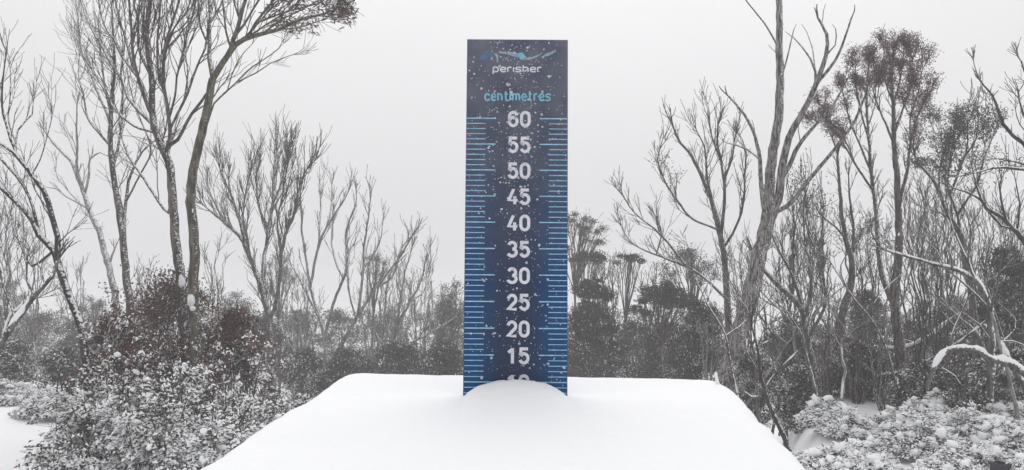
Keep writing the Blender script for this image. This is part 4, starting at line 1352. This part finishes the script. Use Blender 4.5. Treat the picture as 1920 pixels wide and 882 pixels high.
def bush(name, label, xc, ytop, wpx, d, mats, n=5200, leaf=(0.075, 0.022), snow=0.15, stems=7, seed=0, hbot=None, group=None, bark="bark_grey", clumps=70, shell=0.55, flat=0.0, cat="bush", tall=1.0):
    """leafy bush: uneven dome of leaf clumps on branching stems"""
    random.seed(9000 + seed)
    r = np.random.default_rng(9000 + seed)
    mpp = d / F
    top = px(xc, ytop, d)
    gz = ground_z(top.x, top.y)
    H = top.z - gz
    rx = wpx * mpp / 2
    lo = max(gz + H * .08, top.z - wpx * mpp * tall)
    root = empty(name, (top.x, top.y, gz))
    tag(root, label, cat, group)
    an = r.uniform(0, 2 * np.pi, clumps)
    u = r.random(clumps) ** 0.5
    el = r.uniform(0.02, 1, clumps)
    rad = shell + (1 - shell) * r.random(clumps)
    prof = np.sqrt(np.maximum(0.04, 1 - el ** (2.2 + flat)))
    cx = top.x + rx * prof * np.cos(an) * rad * (0.55 + 0.45 * u)
    cy = top.y + rx * prof * np.sin(an) * rad * (0.55 + 0.45 * u)
    cz = lo + (top.z - lo) * (el * (0.9 + 0.1 * r.random(clumps)))
    C = np.stack([cx, cy, cz], 1)
    sc = r.uniform(0.5, 1.3, clumps) * max(rx, 0.25) * 0.13
    k = r.integers(0, clumps, n)
    P = C[k] + r.normal(size=(n, 3)) * sc[k][:, None] * np.array([1, 1, .62])
    D = r.normal(size=(n, 3)) + (P - np.array([top.x, top.y, (lo + gz) / 2])) * 0.8 / max(rx, .3)
    L = leaf[0] * r.uniform(.6, 1.35, n); W = leaf[1] * r.uniform(.6, 1.35, n)
    cl = np.where(r.random(clumps) < .28, 2.6, .35)
    ps = snow * cl[k]
    v, f, pv, pf = leaf_arrays(P, D, L, W, 0.1, r.random(n) < ps)
    mi = (k * 7 + (r.random(n) < .25)) % len(mats)
    o = mesh_obj("foliage", v, [f], mats, root, smooth=False, midx=[np.concatenate([mi, mi])])
    o["kind"] = "stuff"
    if len(pf):
        s = mesh_obj("leaf_snow", pv, [pf], [M["snow_clump"]], o); s["kind"] = "stuff"
    for s in range(stems):
        T = Tubes()
        c = C[r.integers(0, clumps)]
        e = Vector(c)
        b = Vector((top.x + r.normal() * rx * .18, top.y + r.normal() * rx * .18, gz - .04))
        mid = b.lerp(e, .5) + Vector((0, 0, H * .08)) + rnd_unit() * H * .05
        pth = smooth_path([(b, 2.0 * mpp), (mid, 1.4 * mpp), (e, .6 * mpp)], 0.1)
        T.add([p for p, q in pth], [q for p, q in pth], 5, .08)
        for j in range(3):
            i = int(len(pth) * random.uniform(.35, .8))
            e2 = Vector(C[r.integers(0, clumps)])
            if (e2 - pth[i][0]).length < H * .6:
                m2 = pth[i][0].lerp(e2, .5) + rnd_unit() * H * .04
                p2 = smooth_path([(pth[i][0], .9 * mpp), (m2, .7 * mpp), (e2, .4 * mpp)], .12)
                T.add([p for p, q in p2], [q for p, q in p2], 4)
        T.build("stem", M[bark], root)
    return root

BG = "misty bushes behind the platform"
FAR = [
    ("low misty bush at the far left above the snow bank", 75, 585, 160, 23, [LG], 7000, .10, .9),
    ("nearer grey bush on the left bank beside the snowy bough", 20, 640, 110, 12.6, [LG, LD], 5000, .25, .8),
    ("nearer small bush on the left bank by the dark leaning trunk", 118, 655, 90, 12.2, [LG, LD], 4500, .25, .9),
    ("misty bush at the far left edge, low over the snow bank", 0, 610, 150, 20, [LG], 7000, .12, .9),
    ("low misty bush behind the dark leaning trunk", 150, 600, 150, 21, [LG], 7000, .12, .9),
    ("misty bush between the slender fan tree and the grey trunk", 275, 560, 120, 22, [LG], 6000, .10, 1.2),
    ("smooth dark dome of bush right of the red-brown thicket", 438, 545, 120, 26, [LG, LD], 7000, .02, 1.2),
    ("bush below the vase-shaped bare tree's fork", 490, 590, 130, 20, [LG, LD], 7000, .08, 1.0),
    ("bush between the vase-shaped tree and the pale many-stemmed tree", 560, 580, 130, 25, [LG], 7000, .05, 1.1),
    ("bush directly behind the pale many-stemmed tree", 635, 580, 120, 26, [LG], 6000, .06, 1.2),
    ("low dark bush at the snow slab's left rear corner", 655, 655, 150, 16, [LG, LD], 8000, .05, .7),
    ("low dark bush over the snow slab's left shoulder", 575, 655, 140, 15, [LG, LD], 8000, .10, .9),
    ("bush behind the long slanting pale limb", 725, 580, 130, 26, [LG], 7000, .06, 1.1),
    ("low bush above the snow slab, left of the snow gauge", 750, 640, 150, 18, [LG, LD], 8000, .06, .7),
    ("low dark bush at the foot of the snow gauge's left side", 835, 640, 130, 17, [LG, LD], 8000, .06, .8),
    ("bush touching the left side of the snow gauge", 840, 560, 110, 24, [LG, LD], 7000, .06, 1.1),
    ("large dark rounded bush touching the right side of the snow gauge", 1110, 562, 150, 17, [LD, LD, LG], 14000, .02, 1.0),
    ("low bush left of the broad dark domed tree", 1190, 600, 110, 20, [LG], 6500, .10, 1.0),
    ("low dark bush at the foot of the snow gauge's right side", 1100, 650, 160, 16, [LG, LD], 9000, .04, .7),
    ("dark low bush on the slab's rear edge below the broad domed tree", 1250, 605, 130, 18, [LG, LD], 8000, .05, .8),
    ("dark bush left of the big leaning trunk's foot", 1315, 565, 140, 14.5, [LG, LD], 12000, .06, .95),
    ("low bush at the snow slab's right rear edge", 1285, 660, 110, 14, [LG, LD], 6000, .14, .9),
    ("dark bush right of the big leaning trunk", 1480, 597, 140, 13, [LD, LG], 9000, .10, .9),
    ("bush behind the thin crooked stem beside the platform", 1405, 660, 130, 12, [LD, LG], 8000, .18, 1.0),
    ("low dark bush beside the forked sheaf's snowy foot", 1500, 690, 140, 10.8, [LD, LG], 8000, .18, .8),
    ("round leafy bush hanging behind the straight grey trunk", 1628, 545, 90, 14, [LG], 6500, .05, 1.1),
    ("dark dense bush at the foot of the straight grey trunk", 1605, 645, 140, 10.6, [LD, LG], 12000, .10, 1.0),
    ("bush behind the plum-brown tree's trunk", 1700, 600, 130, 13.5, [LG, LD], 8000, .16, 1.1),
    ("bush between the slanting snowy log and the dark arching tree", 1790, 555, 130, 12.5, [LG, LD], 8000, .18, 1.1),
    ("large dark bush at the right edge", 1890, 465, 130, 11.5, [LD, LG], 12000, .06, 1.4),
    ("bush beneath the arching snowy bough", 1815, 672, 140, 9.3, [LG, LD], 8000, .25, .8),
    ("bush at the right edge beneath the large dark bush", 1900, 640, 120, 9.6, [LD, LG], 8000, .2, 1.0),
    ("dark bush between the plum-brown tree's foot and the arching bough", 1725, 680, 110, 9.9, [LD, LG], 7000, .2, .8),
    ("far grey bush seen low between the right-hand trunks", 1545, 612, 110, 20, [LG], 5200, .08, 1.2),
]
for i, (lab, x, yt, w, d, mats, n, sn, tl) in enumerate(FAR):
    bush("leafy_bush", lab, x, yt, w, d, mats, n=int(n * 1.55), leaf=(0.062, 0.024) if d > 16 else (0.046, 0.017), snow=sn * (1.9 if x > 1380 else 1.2), seed=i, group=BG, shell=.35, clumps=130, tall=tl)

# one hazy mass of scrub far down the slope
def far_scrub():
    n = 30000
    r = np.random.default_rng(77)
    px_x = r.uniform(-150, 2070, n)
    d = r.uniform(34, 58, n)
    hump = np.array([22 * mnoise.noise(Vector((x / 90.0, int(dd / 6), 2.0))) + 14 * mnoise.noise(Vector((x / 33.0, int(dd / 6), 5.0))) for x, dd in zip(px_x, d)])
    topy = np.where(px_x < 960, 590, 585) + hump + np.where((px_x > 1400) & (px_x < 1560), 60, 0)
    y = topy + r.random(n) ** 1.5 * 110
    P = np.stack([(px_x - 960) / F * d, d, CH - (y - 441) / F * d], 1)
    gz = np.array([ground_z(a, b) for a, b in zip(P[:, 0], P[:, 1])])
    P[:, 2] = np.maximum(P[:, 2], gz + 0.05)
    v, f = leaf_arrays(P, r.normal(size=(n, 3)), 0.22 * r.uniform(.6, 1.4, n), 0.085 * r.uniform(.6, 1.4, n))
    o = mesh_obj("scrub", v, [f], [LG], None, smooth=False)
    tag(o, "far hazy scrub covering the slope behind the bushes", None, None, "stuff")
far_scrub()

# ------------------------------------------------------------------ near thicket on the left
def thicket(name, label, xb, d, xc, ytop, wpx, n_stems, seed, red=0.5, snow=(0.25, 0.75), per=26, leaf=(0.044, 0.0175), group=None):
    """leafy gum regrowth: stems with sprays of long leaves, snowier towards the ground"""
    random.seed(7000 + seed)
    r = np.random.default_rng(7000 + seed)
    mpp = d / F
    b0 = px(xb, 441, d); gz = ground_z(b0.x, b0.y)
    top = px(xc, ytop, d); H = top.z - gz
    root = empty(name, (b0.x, b0.y, gz))
    tag(root, label, "bush", group)
    P, D = [], []
    rx = wpx * mpp / 2
    for s in range(n_stems):
        an = 2 * math.pi * random.random(); rho = math.sqrt(random.random())
        end = Vector((top.x + rx * rho * math.cos(an), top.y + rx * .8 * rho * math.sin(an), gz + H * random.uniform(.35, 1.0) * (1 - .45 * rho ** 2)))
        bb = Vector((b0.x + random.gauss(0, .25) * rx, b0.y + random.gauss(0, .25) * rx, gz - .05))
        mid = bb.lerp(end, .55); mid.z += H * .06
        path = smooth_path([(bb, .011), (bb.lerp(mid, .5) + rnd_unit() * .03, .009), (mid, .007), (end, .002)], .08)
        T = Tubes(); tips = []
        T.add([p for p, q in path], [q for p, q in path], 5, .1)
        m = len(path)
        for k in range(7):
            i = min(m - 2, int(m * random.uniform(.25, 1)))
            nd = (rnd_unit() + UP * .25 + (path[i + 1][0] - path[i][0]).normalized() * .5).normalized()
            grow(T, tips, path[i][0], nd, random.uniform(.14, .32), .0035, 1, .1, (25, 55), (2, 3), .2, 3, rmin=.0015)
        T.build("stem", M["bark_dark"], root)
        for t in tips:
            for q in range(random.randint(per // 4, per // 2)):
                P.append((t[0] + rnd_unit() * random.uniform(.0, .060))[:]); D.append((Vector((t[1].x, t[1].y, t[1].z * .3)) * .5 + Vector((random.gauss(0, .6), random.gauss(0, .6), random.gauss(-.15, .28))))[:])
    P = np.array(P); D = np.array(D); n = len(P)
    hrel = np.clip((P[:, 2] - gz) / H, 0, 1)
    ps = snow[1] + (snow[0] - snow[1]) * np.clip(hrel * 1.15, 0, 1)
    cl = np.array([mnoise.noise(Vector(q) * 4.2) + .5 * mnoise.noise(Vector(q) * 11.0) for q in P])
    ps = np.clip(ps + 1.1 * cl, .01, .99)
    v, f, pv, pf = leaf_arrays(P, D, leaf[0] * r.uniform(.6, 1.3, n), leaf[1] * r.uniform(.7, 1.3, n), .15, r.random(n) < ps, 0.017)
    mi = np.where(r.random(n) < red * np.clip((hrel - .3) * 2.2, 0, 1), 1, 0)
    o = mesh_obj("foliage", v, [f], [LD, LR], root, smooth=False, midx=[np.concatenate([mi, mi])])
    o["kind"] = "stuff"
    s = mesh_obj("leaf_snow", pv, [pf], [M["snow_clump"]], o); s["kind"] = "stuff"
    k = r.choice(n, int(n * (.075 if snow[1] > .9 else .028) * (.4 + snow[1])), p=(1.15 - hrel) / (1.15 - hrel).sum(), replace=False)
    Vl, Fl = lumps([tuple(P[q] + np.array([0, 0, .008])) for q in k], list((.006 + .026 * r.random(len(k)) ** 2.5)), .65)
    s = mesh_obj("snow_clump", Vl, [Fl], [M["snow_clump"]], root); s["kind"] = "stuff"

TG = "leafy snow-dusted bushes left of the platform"
bush("red_brown_bush", "dense red-brown leafy bush wrapped round the olive and grey trunks", 322, 512, 250, 9.75, [LR, LR, LD], n=15000, leaf=(0.044, 0.017), snow=.10, stems=16, seed=300, shell=.3, clumps=170, tall=.95, bark="bark_dark")
bush("red_brown_bush", "dense brown leafy bush right of the olive trunk, above the snow-laden ones", 440, 580, 150, 9.4, [LR, LD], n=8000, leaf=(0.044, 0.017), snow=.12, stems=10, seed=301, shell=.3, clumps=110, tall=.9, bark="bark_dark")
bush("red_brown_bush", "dense dark leafy bush left of the grey trunk, beside the dark leaning tree", 225, 590, 150, 8.4, [LD, LR], n=8000, leaf=(0.044, 0.017), snow=.16, stems=10, seed=302, shell=.3, clumps=110, tall=.9, bark="bark_dark")
thicket("leafy_thicket", "sparse reddish leafy sprays rising above the dense red-brown bush", 330, 9.6, 320, 480, 290, 26, 1, 1.3, (.06, .62), group=TG)
thicket("leafy_thicket", "leafy sprays right of the red-brown bush, beside the platform", 440, 8.0, 440, 560, 200, 18, 2, 1.0, (.15, .75), group=TG)
thicket("leafy_thicket", "leafy sprays left of the red-brown bush, by the dark leaning trunk", 225, 7.6, 225, 560, 200, 18, 3, 0.7, (.18, .8), group=TG)
thicket("leafy_thicket", "snow-laden leafy bush low in front of the grey trunks", 300, 6.7, 310, 680, 230, 15, 4, 0.15, (.75, .97), group=TG)
thicket("leafy_thicket", "snow-laden leafy bush along the platform's left edge", 440, 7.0, 450, 670, 230, 16, 5, 0.1, (.7, .97), group=TG)
thicket("leafy_thicket", "small dark-leaved bush on the snow at the left, before the leaning trunk", 155, 7.3, 160, 670, 150, 9, 6, 0.1, (.4, .75), group=TG)
thicket("leafy_thicket", "little leafy sprig poking from the snow at the lower left", 110, 6.6, 118, 815, 70, 4, 7, 0.0, (.3, .5), group=TG)
thicket("leafy_thicket", "snowy leafy bush at the snow slab's left edge, near the pale bare trees", 535, 9.2, 540, 640, 170, 13, 8, 0.1, (.4, .75), group=TG)
thicket("leafy_thicket", "snow-buried leafy bush at the bottom edge beside the platform", 350, 6.0, 345, 790, 210, 10, 9, 0.0, (.85, .98), group=TG)

# ------------------------------------------------------------------ low heath bushes loaded with snow on the right
def heath(label, xc, yc, wpx, hpx, d, seed):
    random.seed(4000 + seed)
    r = np.random.default_rng(4000 + seed)
    mpp = d / F
    c = px(xc, yc, d); gz = ground_z(c.x, c.y)
    rx, H = wpx * mpp / 2, hpx * mpp
    root = empty("snowy_heath_bush", (c.x, c.y, gz))
    tag(root, label, "bush", "snow-loaded heath bushes")
    N = int(110 + 260 * rx)
    tufts = []
    for i in range(N):
        an = random.uniform(0, 6.283); rho = math.sqrt(random.random())
        h = H * max(.04, 1 - rho ** 1.6) ** .6 * (.75 + .55 * mnoise.noise(Vector((math.cos(an) * rho * 2.2 + seed, math.sin(an) * rho * 2.2, seed)))) * random.uniform(.6, 1.1)
        tufts.append((c.x + rx * rho * math.cos(an), c.y + rx * .85 * rho * math.sin(an), gz + h))
    V, Fq = lumps([(x, y, z + .012) for x, y, z in tufts], [.010 + .042 * random.random() ** 1.9 for _ in tufts], .7)
    s = mesh_obj("snow_clump", V, [Fq], [M["snow_clump"]], root); s["kind"] = "stuff"
    per = 17
    P = np.repeat(np.array(tufts), per, 0); n = len(P)
    dirs = r.normal(size=(n, 3)); dirs[:, 2] = np.abs(dirs[:, 2]) * .5 - .15
    dirs /= np.linalg.norm(dirs, axis=1, keepdims=True)
    P = P + dirs * r.uniform(.02, .085, (n, 1)) + np.array([0, 0, -.025])
    v, f, pv, pf = leaf_arrays(P, dirs, .05 * r.uniform(.6, 1.3, n), .014 * r.uniform(.7, 1.3, n), .1, r.random(n) < .8, .015)
    o = mesh_obj("foliage", v, [f], [LD], root, smooth=False); o["kind"] = "stuff"
    s = mesh_obj("leaf_snow", pv, [pf], [M["snow_clump"]], o); s["kind"] = "stuff"
    for k in range(9):
        T = Tubes()
        t = Vector(random.choice(tufts)); b = Vector((c.x + random.gauss(0, .2) * rx, c.y + random.gauss(0, .2) * rx, gz - .03))
        e = t + (t - b).normalized() * random.uniform(-.02, .12)
        pth = smooth_path([(b, .006), (b.lerp(e, .5) + rnd_unit() * .03, .005), (e, .002)], .06)
        T.add([p for p, q in pth], [q for p, q in pth], 5)
        T.build("stem", M["bark_snowy"], root)

HEATH = [
    ("snow-loaded heath bush at the platform's right edge, nearest the bottom", 1560, 860, 130, 70, 7.3),
    ("snow-loaded heath bush below the thin crooked stem", 1500, 815, 110, 60, 8.2),
    ("small snow-loaded heath bush at the platform edge under the dark bush", 1440, 780, 90, 50, 9.0),
    ("broad snow-loaded heath mound with bent twigs right of the snowy gap", 1725, 825, 150, 95, 8.1),
    ("snow-loaded heath bush at the foot of the plum-brown tree", 1745, 770, 120, 60, 9.2),
    ("snow-loaded heath bush in the middle of the lower right patch", 1820, 800, 130, 85, 8.3),
    ("rounded snowy heath clump just left of the dark box", 1780, 855, 120, 60, 7.3),
    ("snow-loaded heath bush under the arching snowy bough", 1790, 745, 110, 50, 9.4),
    ("snow-loaded heath bush at the right edge above the dark box", 1885, 810, 120, 75, 8.0),
    ("snowy heath bush at the right edge below the leaning pale pole", 1910, 765, 110, 55, 9.0),
    ("snow-loaded heath bush in front of the dark dense bush", 1590, 800, 100, 50, 8.8),
    ("snowy heath bush at the right edge beside the dark box", 1935, 860, 80, 60, 7.2),
    ("small snowy heath clump at the bottom of the snowy gap", 1650, 880, 90, 30, 7.4),
]
HEATH += [
    ("snowy heath clump in the gap between the two nearest heath bushes", 1620, 840, 110, 45, 7.9),
    ("snowy heath clump right beside the platform's edge, low", 1530, 845, 110, 50, 7.6),
    ("snow-dusted heath between the plum-brown tree's foot and the broad mound", 1690, 795, 110, 50, 8.8),
    ("snow-dusted heath in front of the arching bough's foot", 1760, 800, 100, 60, 8.6),
    ("snowy heath clump low in the middle of the bottom right", 1840, 850, 120, 55, 7.5),
    ("snow-dusted heath behind the lower right patch, near the pale pole", 1860, 770, 110, 60, 8.9),
    ("small snowy heath clump at the platform edge beside the crooked stem's foot", 1475, 790, 90, 45, 8.7),
    ("snowy heath clump under the forked sheaf's snowy foot", 1550, 790, 100, 55, 9.2),

    ("snowy heath clump on the crest of the left snow bank, at the left edge", 5, 712, 120, 45, 11.2),
    ("snowy heath clump on the left bank's crest, left of the dark leaning trunk", 85, 722, 110, 50, 10.6),
    ("snow-loaded heath clump at the foot of the dark leaning trunk", 150, 745, 100, 50, 9.6),
    ("low snowy heath bush under the small sprig at the lower left", 170, 868, 110, 40, 7.0),
]
for i, h in enumerate(HEATH):
    heath(*h, seed=i)

# small dark box standing in the snow at the bottom right
def build_box():
    d = 7.25
    c = px(1876, 868, d)
    gz = ground_z(c.x, c.y)
    root = empty("dark_box", (c.x, c.y, gz))
    tag(root, "small dark open-topped box standing in the snow at the bottom right corner", "box")
    an = math.radians(28)
    s, zt = 0.062, c.z
    def R(x, y, z): return (c.x + x * math.cos(an) - y * math.sin(an), c.y + x * math.sin(an) + y * math.cos(an), z)
    sq = lambda k, z: [R(-k, -k, z), R(k, -k, z), R(k, k, z), R(-k, k, z)]
    V = sq(s * .94, gz - .1) + sq(s, zt - .006) + sq(s - .003, zt) + sq(s - .011, zt) + sq(s - .014, zt - .05)
    Q = [(3, 2, 1, 0), (16, 17, 18, 19)]
    for L_ in range(4):
        for k in range(4):
            k2 = (k + 1) % 4
            Q.append((L_ * 4 + k, L_ * 4 + k2, L_ * 4 + 4 + k2, L_ * 4 + 4 + k))
    mesh_obj("body", V, [np.array(Q)], [M["box"]], root, smooth=False)
    Vr, Fr = lumps([R(-.06, -.07, gz + .0), R(.075, .03, gz + .01), R(.02, .085, gz + .01)], [.06, .05, .06], .6)
    sn = mesh_obj("snow_clump", Vr, [Fr], [M["snow_clump"]], root); sn["kind"] = "stuff"
build_box()

# ------------------------------------------------------------------ mist
def build_haze():
    x0, x1, y0, y1, z0, z1 = -430, 430, -30, 405, -15.6, 14.0
    V = [(x, y, z) for z in (z0, z1) for (x, y) in ((x0, y0), (x1, y0), (x1, y1), (x0, y1))]
    Q = [(3, 2, 1, 0), (4, 5, 6, 7), (0, 1, 5, 4), (1, 2, 6, 5), (2, 3, 7, 6), (3, 0, 4, 7)]
    m = bpy.data.materials.new("haze")
    m.use_nodes = True
    nt = m.node_tree
    nt.nodes.clear()
    out = nt.nodes.new("ShaderNodeOutputMaterial")
    pv = nt.nodes.new("ShaderNodeVolumePrincipled")
    pv.inputs["Color"].default_value = (0.97, 0.97, 0.98, 1)
    pv.inputs["Density"].default_value = HAZE_DENSITY
    pv.inputs["Anisotropy"].default_value = 0.0
    nt.links.new(pv.outputs[0], out.inputs["Volume"])
    o = mesh_obj("haze", V, [np.array(Q)], [m], None, smooth=False)
    tag(o, "thin grey mist filling the air", None, None, "stuff")
build_haze()
